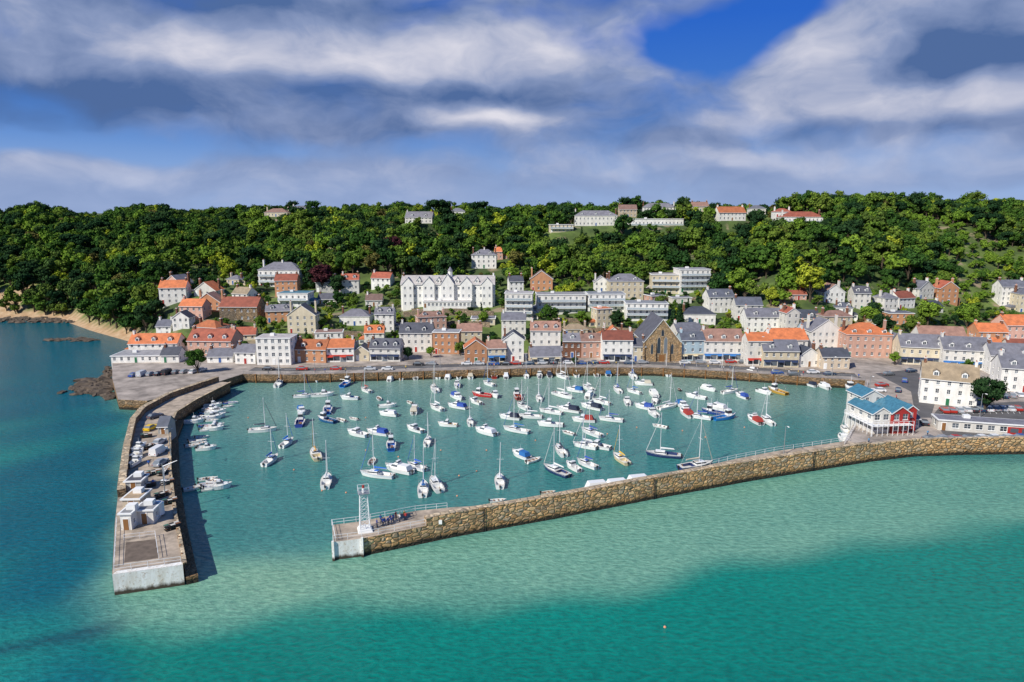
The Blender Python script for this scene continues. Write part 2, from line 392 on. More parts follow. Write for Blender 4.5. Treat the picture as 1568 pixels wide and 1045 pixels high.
SHOPS=[paint('shop_blue',(.05,.2,.5),.5,.05),paint('shop_red',(.55,.06,.04),.5,.05),paint('shop_navy',(.03,.05,.12),.5,.05),paint('shop_cream',(.7,.6,.4),.5,.05)]
def B(x0,x1,yb,ye,wk,rk,rt='g',t=None,name=None,d=None,rot=None,**k):
    xm=(x0+x1)/2
    if t: dd=ray(xm,yb); loc=(dd[0]*t,dd[1]*t,H+dd[2]*t)
    else: loc,t=hit(xm,yb)
    w=(x1-x0)/FX*t; h=max(2.5,(yb-ye)/FX*t); fl=max(1,round(h/2.85)); fh=h/fl
    dep=d or min(11,max(7,w*.7))
    if t and t>400: pads.append((loc[0],loc[1]+dep/2,loc[2],max(w,dep)*.6))
    pt=newparts()
    k.setdefault('chim',random.choice([1,2,2])); k.setdefault('doormat',random.choice(DOORS)); k.setdefault('ext',random.random()<.3)
    block(pt,0,0,0,w,dep,fl,fh,wall(wk),roof_(rk),rt,**k)
    rz=rot if rot is not None else random.uniform(-.1,.1)
    finish(name or NMS[wk],pt,loc,rz); FP.append((loc[0],loc[1],w,dep,h))
S0,S1,S2,S3=SHOPS
# hilltop
B(620,662,342,333,'W','L','g',t=500,dorm=2); B(405,440,332,326,'C','K','h',t=560); B(447,468,329,321,'W','L','g',t=560)
B(842,878,356,345,'C','F','flat',t=470,balc=True); B(880,945,346,331,'W','L','h',t=490,dorm=3,d=12); B(965,1047,345,336,'W','F','flat',t=490,balc=True)
B(948,975,333,321,'K','K','g',t=520); B(985,1035,328,318,'W','L','h',t=560); B(1100,1142,338,326,'W','O','g',t=470); B(1187,1212,333,325,'W','R','h',t=480); B(1200,1260,348,333,'W','R','h',t=465,d=12,balc=True)
B(690,712,331,324,'W','L','h',t=560); B(1060,1085,324,316,'C','K','g',t=540); B(1148,1172,328,320,'W','L','h',t=520)
# upper slope
B(722,760,412,392,'W','L','h',dorm=2,chim=3); B(757,770,398,386,'P','O','g'); B(396,460,442,415,'W','L','h',d=13,balc=True,chim=3); B(426,472,470,450,'W','Z','flat',balc=True)
B(337,395,492,470,'ST','R','g'); B(275,312,490,470,'P','O','g'); B(300,338,478,464,'S','K','f'); B(265,290,505,488,'W','D','f'); B(240,262,515,500,'W','L','g')
B(812,846,447,428,'S','K','f'); B(773,815,490,450,'W','F','flat',balc=True); B(822,897,482,452,'W','F','flat',balc=True); B(900,957,478,452,'W','F','flat',balc=True)
B(910,932,448,432,'W','L','f'); B(932,985,458,432,'C','L','h',dorm=2); B(958,1022,492,466,'W','F','flat',balc=True)
B(997,1040,450,422,'C','F','flat',balc=True,d=12); B(1040,1087,448,414,'W','F','flat',balc=True,d=12); B(1047,1095,496,482,'W','D','h'); B(1084,1124,480,455,'W','L','g',dorm=2)
B(1126,1166,492,468,'W','L','g'); B(1142,1200,512,486,'W','L','g',dorm=2,d=9); B(1202,1222,520,480,'W','R','f'); B(1240,1288,540,508,'W','L','f'); B(1228,1250,530,505,'B','L','g')
B(520,566,500,486,'W','L','h'); B(560,585,470,460,'W','K','g')
B(1532,1568,470,440,'W','L','g'); B(1560,1610,480,452,'C','L','h'); B(1497,1540,530,508,'S','O','g'); B(1540,1600,520,498,'P','O','g')
# front row
B(199,272,545,526,'W','O','g',dorm=3,d=9); B(172,245,556,548,'W','F','flat',name='boat_store'); B(247,274,556,544,'W','D','g')
B(287,356,545,522,'P','R','g',dorm=3); B(318,356,556,546,'W','L','g'); B(360,392,558,540,'W','L','g'); B(394,446,560,519,'W','F','flat',door=True,ww=1.2)
B(452,500,556,535,'S','O','g',dorm=2); B(500,542,555,532,'W','O','g',shop=S1); B(542,565,553,538,'C','D','f'); B(566,613,554,533,'W','D','g',dorm=3,shop=S2)
B(612,662,540,510,'W','D','g',dorm=2); B(663,703,543,510,'S','F','flat'); B(700,738,528,508,'C','K','g'); B(712,746,557,533,'S','O','f',chim=0); B(746,775,556,533,'C','K','g',shop=S0); B(770,802,554,520,'W','D','f'); B(768,805,520,490,'W','L','g')
B(812,858,542,506,'W','K','g',dorm=3); B(812,860,558,546,'K','L','g',shop=S3); B(862,890,548,522,'BR','L','g',dorm=1); B(890,920,548,522,'P','K','g',dorm=1); B(922,968,554,520,'W','R','g',shop=S2); B(968,988,554,530,'C','D','g')
B(1042,1078,553,520,'B','L','g',shop=S3,dorm=1); B(1077,1137,553,522,'W','K','g',shop=S0,dorm=3); B(1143,1180,561,522,'W','O','g',shop=S1); B(1168,1222,563,537,'C','L','g',shop=S2,dorm=2); B(1180,1236,545,520,'W','O','g')
B(1296,1362,548,513,'P','O','h',d=13,dorm=3); B(1258,1300,566,546,'K','D','g',name='harbour_inn'); B(1222,1256,562,545,'W','D','f')
B(1380,1446,560,532,'C','L','g',rot=-.25,dorm=3,shop=S2); B(1446,1515,566,536,'W','L','g',rot=-.25,dorm=3,shop=S0); B(1518,1580,575,545,'W','L','g',rot=-.25,dorm=2); B(1410,1475,540,518,'W','K','g',rot=-.2)
B(1413,1487,622,582,'W','T','g',rot=-.5,d=11,dorm=2); B(1535,1600,602,565,'W','L','g',rot=-.3,dorm=2); B(1488,1530,556,530,'K','O','g',rot=-.2); B(1545,1590,560,534,'W','R','g',rot=-.2)
B(1365,1385,545,520,'W','L','f')
# ---- chapel
COPM=paint('dressed_stone',(.55,.46,.34),.85,.15)
loc,t=hit(1013,554); w=54/FX*t; pt=newparts(); sm_=masonry('sandstone_ashlar',(.72,.49,.26),(.64,.41,.20),(.54,.4,.25),1.3)
block(pt,0,0,0,w,20,1,8.0,sm_,roof_('D'),'f',ncol=0,rh=8.5,chim=0,door=False)
def lancet(mb,cx,z0,z1,w_,y=-.05):
    pts=[(cx-w_/2,y,z0),(cx+w_/2,y,z0),(cx+w_/2,y,z1-w_),(cx+w_*.3,y,z1-w_*.4),(cx,y,z1),(cx-w_*.3,y,z1-w_*.4),(cx-w_/2,y,z1-w_)]
    mb.face(pts,GL)
    big=[(cx+(p[0]-cx)*1.25,y+.03,z0-.12+(p[2]-z0)*1.05) for p in pts]; mb.face(big,COPM)
lancet(pt['windows'],-1.3,3.2,9.6,1.2);lancet(pt['windows'],1.3,3.2,9.6,1.2);lancet(pt['windows'],0,10,12.6,1.0); lancet(pt['windows'],-3.9,3,7,.9); lancet(pt['windows'],3.9,3,7,.9)
pt['door'].box(-1,1,-.12,-.003,0,2.6,WOOD)
for sx in(-w/2-.35,w/2+.35,-2.7,2.7): pt['trim'].tbox((sx-.35,sx+.35,-.9,-.003,-2),(sx-.3,sx+.3,-.35,-.003,7.5),sm_)
finish('stone_chapel',pt,loc,.02); FP.append((loc[0],loc[1],w,20,9))
# ---- hotel
loc,t=hit(686,470); w=143/FX*t; pt=newparts(); Wm,Lr=paint('hotel_render',(.84,.83,.78),.8,.1),roof_('F')
fh=34/FX*t/3
block(pt,0,0,0,w,12,3,fh,Wm,Lr,'g',ncol=17,rh=3.6,chim=3,dorm=0)
for cx,ww_,fl,rh in((-w*.42,5.2,3,2.8),(-w*.2,5.6,3,3.0),(0,6.2,3,4.6),(w*.2,5.6,3,3.0),(w*.42,5.2,3,2.8)):
    block(pt,cx,-1.6,0,ww_,4.5,fl,fh*1.03,Wm,Lr,'f',ncol=2,rh=rh,chim=0,door=False)
for cx in(-w*.31,-w*.1,w*.1,w*.31):
    block(pt,cx,.6,3*fh,1.9,4,1,1.9,Wm,Lr,'f',ncol=1,rh=1.2,chim=0,door=False)
block(pt,0,-5.5,0,w*.5,3.7,1,2.9,Wm,roof_('F'),'flat',ncol=12,chim=0,ww=1.5)
pt['roof'].cyl((w*.02,5,3*fh+3),(w*.02,5,3*fh+6),1.1,1.1,8,Wm); pt['roof'].cyl((w*.02,5,3*fh+6),(w*.02,5,3*fh+8.0),1.4,.05,8,roof_('L'))
finish('grand_hotel',pt,loc,.0); FP.append((loc[0],loc[1]-5,w,18,14)); HOT=(loc[0],loc[1],w)
# ---- yacht club
def Q(x,y,z=ZQ): return P(x,y,z)
c=Q(1370,663); pt=newparts(); REDM=paint('red_cladding',(.42,.035,.03),.5,.1); TEAL=paint('blue_standing_seam',(.07,.21,.30),.25,.2,1.2)
block(pt,-4.0,0,0,4.8,11,2,2.7,wall('W'),TEAL,'f',ncol=2,rh=1.5,chim=0,door=False,ww=1.7,wh=1.6)
block(pt,.9,-.6,0,4.8,11,2,2.8,REDM,TEAL,'f',ncol=2,rh=1.6,chim=0,door=False,ww=1.7,wh=1.6)
block(pt,4.8,.8,0,2.8,10,2,3.0,REDM,TEAL,'f',ncol=1,rh=1.0,chim=0,door=False)
block(pt,7.6,3,0,2.6,8,1,2.8,wall('W'),roof_('L'),'g',ncol=2,chim=0)
block(pt,-1.5,8,0,6,7,3,2.6,wall('W'),TEAL,'f',ncol=2,rh=1.6,chim=0,door=False)
for z in(2.75,):
    pt['trim'].box(-8.0,3.4,-2.3,-.7,z-.15,z,TRIM); pt['trim'].box(-8,-6.5,-.7,10,z-.15,z,TRIM)
    pt['trim'].box(-8.0,3.4,-2.3,-2.23,z+.95,z+1.03,WSTEEL); pt['trim'].box(-8.0,-7.93,-2.23,10,z+.95,z+1.03,WSTEEL)
    for i in range(9): xx=-7.95+11.3*i/8; pt['trim'].box(xx-.05,xx+.05,-2.4,-2.305,0,z+1.0,WSTEEL)
    for i in range(8): yy=-2.2+12*i/7; pt['trim'].box(-8.1,-8.005,yy,yy+.1,0,z+1.0,WSTEEL)
finish('yacht_club',pt,c,math.radians(6)); FP.append((c[0],c[1],18,16,9))
# ---- low cafe right
c=Q(1508,664); pt=newparts()
block(pt,0,0,0,22,5,1,2.7,wall('W'),roof_('L'),'flat',ncol=8,chim=0,ww=1.6)
pt['trim'].box(5,10.9,-.1,-.004,.2,2.2,REDM); pt['windows'].box(5.6,7.4,-.14,-.103,.8,1.9,GL);pt['windows'].box(8.2,10.2,-.14,-.103,.8,1.9,GL)
finish('harbour_cafe',pt,c,math.radians(-15)); FP.append((c[0],c[1],24,8,4))
# infill houses
cnt=0
for _ in range(3000):
    if cnt>=40: break
    a=random.uniform(-.50,.66); s=random.uniform(8,84); Y=280+s
    X=a*Y; Yv=float(np.interp(X,FXS,FYS))+s; X=a*Yv
    if a>.3 and s>50: continue
    if a<-.42 and s>55: continue
    if abs(X-HOT[0]*Yv/HOT[1])<HOT[2]/2+10 and Yv>HOT[1]-14: continue
    w=random.uniform(7,13)
    if any(abs(X-f[0])<(w+f[2])/2+1.5 and -15<(Yv-f[1])<f[3]+5 for f in FP): continue
    z=float(terr(X,Yv)); fl=random.choice([1,2,2,3]); d=random.uniform(6.5,9)
    wk=random.choice('WWWWWWWCCKPGS'); rk=random.choice('OOLLDDKRRT'); pt=newparts()
    block(pt,0,0,0,w,d,fl,2.75,wall(wk),roof_(rk),random.choice(['g','g','h','f','flat']),chim=2,dorm=random.choice([0,2]),doormat=random.choice(DOORS),ext=random.random()<.5)
    finish(NMS[wk],pt,(X,Yv,z),random.uniform(-.35,.35)); FP.append((X,Yv,w,d,fl*2.75)); cnt+=1
# ---------------- terrain mesh
def grid(xs,ys,hf):
    X,Y=np.meshgrid(xs,ys); Z=hf(X,Y); nx,ny=len(xs),len(ys)
    v=np.stack([X.ravel(),Y.ravel(),Z.ravel()],1)
    i=np.arange(nx*ny).reshape(ny,nx); f=np.stack([i[:-1,:-1],i[:-1,1:],i[1:,1:],i[1:,:-1]],-1).reshape(-1,4)
    return v,f
def nonuni(a,b,st,lo,hi,k=14):
    c=np.arange(a,b+st,st); L=a-np.geomspace(st*2,a-lo,k)[::-1]; R=c[-1]+np.geomspace(st*2,hi-c[-1],k); return np.concatenate([L,c,R])
xs=nonuni(-460,460,4,-9000,9000); ys=nonuni(225,660,3.5,200,9000); ys=ys[ys>=200]
v,f=grid(xs,ys,terr)
me=bpy.data.meshes.new('terrain'); me.from_pydata(v.tolist(),[],f.tolist())
cliff,_=hit(4,462)
earth=np.zeros(len(v)); earth[(v[:,0]<-165)&(v[:,2]<3.2)]=1
earth=np.maximum(earth,(np.hypot((v[:,0]-cliff[0]),(v[:,1]-cliff[1]))<15)*.9)
at=me.attributes.new('earth','FLOAT','POINT'); at.data.foreach_set('value',earth)
me.polygons.foreach_set('use_smooth',[True]*len(f))
m,nt,b=base('hill_ground'); g=N(nt,'ShaderNodeNewGeometry').outputs['Position']
n1=mrange(nt,noise(nt,g,.035,5,.6),.4,.6); n2=mrange(nt,noise(nt,g,.35,5,.65),.3,.7)
c=mixc(nt,n1,(.045,.085,.018),(.14,.21,.04)); c=mixc(nt,mrange(nt,n2,0,1,0,.5),c,(.05,.055,.02))
c=mixc(nt,mrange(nt,noise(nt,g,.06,4,.6),.58,.66),c,(.28,.22,.14))
a_=N(nt,'ShaderNodeAttribute',attribute_name='earth')
c=mixc(nt,a_.outputs['Fac'],c,mixc(nt,n2,(.34,.20,.10),(.52,.38,.24)))
nt.links.new(c,b.inputs['Base Color']); b.inputs['Roughness'].default_value=.95
me.materials.append(m); put('hill_terrain',me)
# ---------------- sea
SB=np.array([P2(x,y) for x,y in((-300,1010),(270,985),(420,962),(500,950),(700,942),(850,930),(1000,908),(1100,890),(1330,850),(1568,815),(1900,770))])
def wob(x,y,s,k):
    return np.sin(x*s+k)*np.cos(y*s*1.3+k*2)+.6*np.sin(x*s*2.1+y*s*1.7+k*3)+.35*np.sin(x*s*4.3-y*s*3.9+k)
frontline=[P2(512,858),P2(556,852),P2(700,822),P2(850,795),P2(1000,765),P2(1150,737),P2(1330,708)]
def seacol(x,y):
    x=np.asarray(x,float);y=np.asarray(y,float)
    deep=np.array([.002,.215,.165]); deep2=np.array([.002,.16,.13]); milky=np.array([.17,.38,.275]); har=np.array([.05,.22,.20]); pale=np.array([.24,.37,.30]); left=np.array([.002,.12,.16]); lefg=np.array([.01,.23,.20])
    def mx(a,b,w): return a*(1-w[...,None])+b*w[...,None]
    yb=np.interp(x,SB[:,0],SB[:,1]); w=sm((y-yb+1.8*wob(x,y,.08,1)+2)/11)
    c=mx(np.broadcast_to(deep,x.shape+(3,)),deep2,sm((92-y)/22)*.8)
    c=mx(c,milky,w)
    c=mx(c,np.array([.10,.34,.25]),.6*sm((x-25)/110)*w)
    xl=np.interp(y,[70,95,110,150,190,235],[-48,-60,-64,-84,-104,-140]); wl=sm((xl-x+3+3*wob(x,y,.06,2))/14)
    lc=mx(np.broadcast_to(left,x.shape+(3,)),lefg,sm((wob(x,y,.035,5)+.6)/1.6)*sm((270-y)/120)*.9)
    c=mx(c,lc,wl)
    fy=np.interp(x,[p[0] for p in frontline],[p[1] for p in frontline])
    xi=np.interp(y,[95,105,110,150,190,235],[-48,-56,-57,-77,-98,-110])
    inh=sm((y-fy+4)/8)*sm((x-xi+4)/10)
    hc=mx(np.broadcast_to(har,x.shape+(3,)),pale,sm((y-160+14*wob(x,y,.03,3))/85)*.85*sm((x+120)/60))
    hc=mx(hc,np.array([.015,.17,.14]),sm((x-70)/60)*sm((y-160)/60)*.8)
    c=mx(c,hc,inh)
    g_=np.exp(-(((x+38)/15)**2+((y-104)/8)**2)); c=mx(c,np.array([.23,.41,.27]),.6*g_)  # sunlit zone off the south pier head, painted paler into the water colour
    dl=np.abs((y-88)-(x+64)*.45+1.5*wob(x,y,.1,4)); ds=np.exp(-(dl/2.2)**2)*sm((-54-x)/8); c=mx(c,np.array([.01,.06,.09]),.75*ds)
    return c
xs=nonuni(-330,330,2,-9000,9000); ys=nonuni(62,330,2,-3000,9000)
v,f=grid(xs,ys,lambda X,Y:X*0.0)
me=bpy.data.meshes.new('sea'); me.from_pydata(v.tolist(),[],f.tolist())
col=np.ones((len(v),4)); col[:,:3]=seacol(v[:,0],v[:,1])
at=me.attributes.new('seacol','FLOAT_COLOR','POINT'); at.data.foreach_set('color',col.ravel())
m,nt,b=base('sea_water'); g=N(nt,'ShaderNodeNewGeometry').outputs['Position']
a_=N(nt,'ShaderNodeAttribute',attribute_name='seacol').outputs['Color']
n1=mrange(nt,noise(nt,mapping(nt,g,(.6,1.2,1)),.07,5,.62),.3,.7); c=mixc(nt,1.0,a_,mixc(nt,n1,(.86,.91,.93),(1.10,1.06,1.05)),'MULTIPLY')
nw=noise(nt,mapping(nt,g,(.75,1.5,1)),.9,5,.6)
c=mixc(nt,1.0,c,mixc(nt,mrange(nt,nw,.36,.66),(.70,.78,.80),(1.30,1.20,1.20)),'MULTIPLY')
nt.links.new(c,b.inputs['Base Color']); b.inputs['Roughness'].default_value=.12; b.inputs['IOR'].default_value=1.33
bump(nt,b,nw,.75,.5)
me.materials.append(m); put('sea_water',me)
# ---------------- quay land & piers
mb=MB(); mb.prism(land,-4,ZQ,GRANQ,PAVE); put('harbour_quay',mb.data('harbour_quay'))
def offs(pl,d):
    out=[]
    for i,p in enumerate(pl):
        a=pl[max(0,i-1)];b_=pl[min(len(pl)-1,i+1)]; dx,dy=b_[0]-a[0],b_[1]-a[1]; L=math.hypot(dx,dy); dd=d(i) if callable(d) else d; out.append((p[0]-dy/L*dd,p[1]+dx/L*dd))
    return out
def wallline(mb,pl,th,z0,z1,m,mt=None,jit=0):
    r_=random.Random(len(pl)); o=offs(pl,(lambda i:th+r_.uniform(-jit,jit)) if jit else th)
    zz=[z1+r_.uniform(-jit,jit) for _ in pl]
    for i in range(len(pl)-1):
        a,b_,c_,d_=pl[i],pl[i+1],o[i+1],o[i]; za,zb=zz[i],zz[i+1]
        mb.face([(*a,z0),(*b_,z0),(*b_,zb),(*a,za)],m); mb.face([(*c_,z0),(*d_,z0),(*d_,za),(*c_,zb)],m); mb.face([(*a,za),(*b_,zb),(*c_,zb),(*d_,za)],mt or m)
    for k,(a,b_,z_) in((0,(pl[0],o[0],zz[0])),(1,(pl[-1],o[-1],zz[-1]))): mb.face([(*a,z0),(*b_,z0),(*b_,z_),(*a,z_)],m)
def resample(pl,st):
    out=[pl[0]]
    for a,b_ in zip(pl,pl[1:]):
        L=math.dist(a,b_); n=max(1,int(L/st))
        for i in range(1,n+1): out.append((a[0]+(b_[0]-a[0])*i/n,a[1]+(b_[1]-a[1])*i/n))
    return out
COP=masonry('granite_coping',(.74,.60,.42),(.64,.48,.30),(.5,.42,.3),.8,False,(.5,.38,.25),.6)
ZF=3.4
fl_=resample(frontline,5); 
st=[i for i,p in enumerate(fl_) if p[0]>P2(632,835)[0]][0]
kx=[i for i,p in enumerate(fl_) if p[0]>P2(1090,748)[0]][0]
wf=lambda i: 7.0 if i<=st else (4.6+2.4*max(0,1-(i-st)/2) if i<kx else 4.6+min(2.0,(i-kx)*.5))
inn=offs(fl_,wf)
mb=MB(); mb.prism(fl_+inn[::-1],-4,ZF,GRAN,PIERTOP)
wallline(mb,resample(fl_[st:],1.6),1.3,ZF-.0,4.9,GRAN,COP,.07)
e0=P2(556,852); ed=P2(512,858); ei=inn[0]
def proud(a,b_,z1,o=.03,z0=-1,m=WWASH):
    dx,dy=b_[0]-a[0],b_[1]-a[1]; L=math.hypot(dx,dy); nx,ny=dy/L*o,-dx/L*o
    mb.face([(a[0]+nx,a[1]+ny,z0),(b_[0]+nx,b_[1]+ny,z0),(b_[0]+nx,b_[1]+ny,z1),(a[0]+nx,a[1]+ny,z1)],m)
proud(ed,e0,ZF+.02); proud(ei,ed,ZF+.02)
mb.box(e0[0]-.2,e0[0]+.2,e0[1]-.45,e0[1]-.05,-1,ZF+.3,WWASH); mb.box(ed[0]-.25,ed[0]+.15,ed[1]-.4,ed[1]-.04,-1,ZF+.3,WWASH)
for i in(st+2,st+9,st+17,st+24):
    if i+1<len(fl_):
        a=fl_[i]; b_=fl_[i+1]; L=math.dist(a,b_); ux,uy=(b_[0]-a[0])/L,(b_[1]-a[1])/L; nx,ny=uy*.12,-ux*.12
        for k in(0,.5): mb.cyl((a[0]+ux*k+nx,a[1]+uy*k+ny,-.5),(a[0]+ux*k+nx,a[1]+uy*k+ny,4.9),.04,.04,4,DARK)
        for z in range(14): mb.cyl((a[0]+nx,a[1]+ny,z*.35),(a[0]+ux*.5+nx,a[1]+uy*.5+ny,z*.35),.03,.03,4,DARK,False)
sg=P2(672,826); mb.box(sg[0]-.7,sg[0]+.7,sg[1]-.45,sg[1]-.3,3.2,4.0,TRIM)
put('south_pier',mb.data('south_pier'))
mb=MB(); sw=resample([P2(1328,708),P2(1400,699.5),P2(1480,697),P2(1568,696),P2(1750,694)],2)
wallline(mb,sw,1.0,-3,4.5,GRAN,COP,.06); put('sea_wall',mb.data('sea_wall'))
ZL=3.6
outl=[P2(x,y,ZL) for x,y in((172,880),(176,800),(184,730),(190,690),(200,650),(215,632),(255,610),(330,584))]
inl=[P2(x,y,ZL) for x,y in((352,586),(300,612),(268,632),(258,655),(258,720),(266,790),(280,865))]
mb=MB(); mb.prism(outl+inl,-4,ZL,GRANQ,PIERTOP)
po=outl[2:]; po=[( (outl[1][0]+outl[2][0])/2,(outl[1][1]+outl[2][1])/2)]+po
wallline(mb,resample(po,2),-1.5,ZL,ZL+1.7,GRANQ,COP,.06)
wallline(mb,resample(inl[::-1],3),-.6,ZL,ZL+.3,GRANQ,COP)
wallline(mb,resample([(p[0]+.3,p[1]) for p in inl[::-1][:5]],6),-1.8,-4,1.3,GRANQ,GRANQ)
a,b_=outl[0],inl[-1]
proud(a,b_,ZL+.02,.04); 
proud(outl[1],a,ZL+.02,.03,1.2)
mb.face([(a[0],a[1]+.02,ZL+.012),(b_[0],b_[1]+.02,ZL+.012),(b_[0]-.1,b_[1]+1.1,ZL+.012),(a[0]+.1,a[1]+1.1,ZL+.012)],WWASH)
q1=[P2(x,y,ZL) for x,y in((190,862),(243,855),(238,826),(193,831))]; mb.face([(*p,ZL+.02) for p in q1],BROWN)
for a,b_ in zip(inl[3:],inl[4:]):
    for k in range(6):
        t=k/6; x=a[0]+(b_[0]-a[0])*t; y=a[1]+(b_[1]-a[1])*t; mb.box(x+.03,x+.3,y-.15,y+.15,-1,ZL+.4,WOOD)
put('north_pier',mb.data('north_pier'))
mb=MB()
for a,b_ in zip(land[6:14],land[7:15]):
    L=math.dist(a,b_)
    for k in range(int(L/7)):
        t=(k+.5)/int(L/7); x=a[0]+(b_[0]-a[0])*t; y=a[1]+(b_[1]-a[1])*t; mb.box(x-.15,x+.15,y-.3,y-.05,-1,ZQ+.1,WOOD)
put('quay_fender_posts',mb.data('fenders'))
def railing(name,pts,z,h=1.1,m=WSTEEL,st=2.0):
    mb=MB(); pl=resample(pts,st)
    for p in pl: mb.cyl((*p,z),(*p,z+h),.04,.04,5,m)
    for a,b_ in zip(pl,pl[1:]):
        for k in(.5,1.0): mb.cyl((*a,z+h*k),(*b_,z+h*k),.035,.035,4,m,False)
    put(name,mb.data(name))
pu=lambda pl,z=ZL:[P2(x,y,z) for x,y in pl]
railing('pier_railing',pu([(175,876),(277,862)]),ZL); railing('pier_railing',pu([(175,870),(179,800)]),ZL); railing('pier_railing',pu([(190,828),(238,822),(243,856)]),ZL)
e=offs(fl_,.4); railing('pier_railing',e[:st+1],ZF); railing('pier_railing',[inn[0],(ed[0]+.3,ed[1]+.3)],ZF); railing('pier_railing',[(p[0],p[1]-.2) for p in inn[:st+2]],ZF)
railing('pier_railing',[(p[0],p[1]-.3) for p in inn[kx:kx+10]],ZF)
qe=[P2(x,y+0.4,ZQ) for x,y in((1326,588),(1319,625),(1303,660),(1290,682))]; railing('quay_railing',[(p[0]+.5,p[1]) for p in qe],ZQ)
qf=[(p[0],p[1]+.5) for p in land[6:15]]; railing('quay_railing',qf,ZQ,m=STEEL,st=3)
# road along the quay
rl=resample([(p[0],p[1]+5.0) for p in land[6:15]],6)
mb=MB(); ra=offs(rl,0); rb=offs(rl,5.5)
for i in range(len(rl)-1):
    mb.face([(*ra[i],ZQ+.004),(*ra[i+1],ZQ+.004),(*rb[i+1],ZQ+.004),(*rb[i],ZQ+.004)],ASPH)
    if i%2==0:
        c1=offs(rl,2.7);c2=offs(rl,2.85); mb.face([(*c1[i],ZQ+.008),(*c1[i+1],ZQ+.008),(*c2[i+1],ZQ+.008),(*c2[i],ZQ+.008)],LINE)
put('quay_road',mb.data('quay_road'))
mb=MB(); wallline(mb,offs(rl,5.5),.15,ZQ,ZQ+.12,COP,COP); put('pavement_kerb',mb.data('pavement_kerb'))
mb=MB(); cr=[P2(x,y,ZQ) for x,y in((1425,640),(1450,672),(1750,668),(1750,632),(1560,615),(1440,622))]; mb.face([(*p,ZQ+.004) for p in cr],ASPH)
for i in range(14):
    x=1440+i*9; p,q=P2(x,626,ZQ),P2(x+5,634,ZQ); mb.face([(p[0],p[1],ZQ+.008),(q[0],q[1],ZQ+.008),(q[0]+.15,q[1],ZQ+.008),(p[0]+.15,p[1],ZQ+.008)],LINE)
put('car_park',mb.data('car_park'))
mb=MB(); cr=[P2(x,y,ZQ) for x,y in((1340,572),(1395,566),(1440,590),(1425,640),(1402,640),(1395,600))]; mb.face([(*p,ZQ+.006) for p in cr],ASPH); put('side_road',mb.data('side_road'))
# ---------------- boats
def hull(mb,L,W,fb,fs,mh,md,ms,ck=(0.08,.42),low=.18,keel=-.35):
    n=10; rings=[]; info=[]
    for i in range(n+1):
        t=i/n; b=W/2*((.80+.20*math.sin(math.pi/2*min(t/.45,1))) if t<.45 else max(.02,(1-((t-.45)/.55)**2.3)))
        zs=fs+(fb-fs)*t*t; x=-L/2+L*t
        pts=[(b,zs),(b*.985,zs-.14),(b*.97,zs-.2),(b*.86,.1),(b*.5,-.2),(0,keel)]
        full=[]
        for (y,z) in pts: full.append((x-(zs-z)*.45*t**3,y,z))
        for (y,z) in pts[-2::-1]: full.append((x-(zs-z)*.45*t**3,-y,z))
        rings.append(full); info.append((x,b,zs))
    for i in range(n):
        for j in range(10):
            m=ms if j in(1,8) else mh
            mb.face([rings[i][j],rings[i+1][j],rings[i+1][j+1],rings[i][j+1]],m)
    mb.face(rings[0],mh)
    i0,i1=round(ck[0]*n),round(ck[1]*n)
    for i in range(n):
        (xa,ba,za),(xb,bb,zb)=info[i],info[i+1]; za-=.03;zb-=.03
        if i0<=i<i1:
            for s in(1,-1):
                mb.face([(xa,s*ba,za),(xb,s*bb,zb),(xb,s*bb*.75,zb),(xa,s*ba*.75,za)],md)
                mb.face([(xa,s*ba*.75,za),(xb,s*bb*.75,zb),(xb,s*bb*.75,low),(xa,s*ba*.75,low)],mh)
            mb.face([(xa,ba*.75,low),(xb,bb*.75,low),(xb,-bb*.75,low),(xa,-ba*.75,low)],md)
        else: mb.face([(xa,ba,za),(xb,bb,zb),(xb,-bb,zb),(xa,-ba,za)],md)
    for i in(i0,i1):
        xa,ba,za=info[i]; za-=.03; mb.face([(xa,ba*.75,low),(xa,-ba*.75,low),(xa,-ba*.75,za),(xa,ba*.75,za)],mh)
    return info
def cabin(mb,x0,x1,hw,z0,z1,mw,mg,mr,rake=.5,aft=.1):
    zz=[z0,z0+(z1-z0)*.35,z0+(z1-z0)*.8,z1]; X0,X1,HW=x0,x1,hw
    mats=[mw,mg,mr]
    for i in range(3):
        k0=(zz[i]-z0)/(z1-z0);k1=(zz[i+1]-z0)/(z1-z0); g=.02 if i==1 else 0
        mb.tbox((X0+aft*k0+g,X1-rake*k0-g,-HW*(1-.15*k0)+g,HW*(1-.15*k0)-g,zz[i]+(.002 if i else 0)),(X0+aft*k1+g,X1-rake*k1-g,-HW*(1-.15*k1)+g,HW*(1-.15*k1)-g,zz[i+1]),mats[i])
def outboard(mb,x,z): mb.tbox((x-.35,x,-.16,.16,z),(x-.4,x-.05,-.12,.12,z+.45),DARK); mb.box(x-.25,x-.12,-.05,.05,-.4,z,DARK)
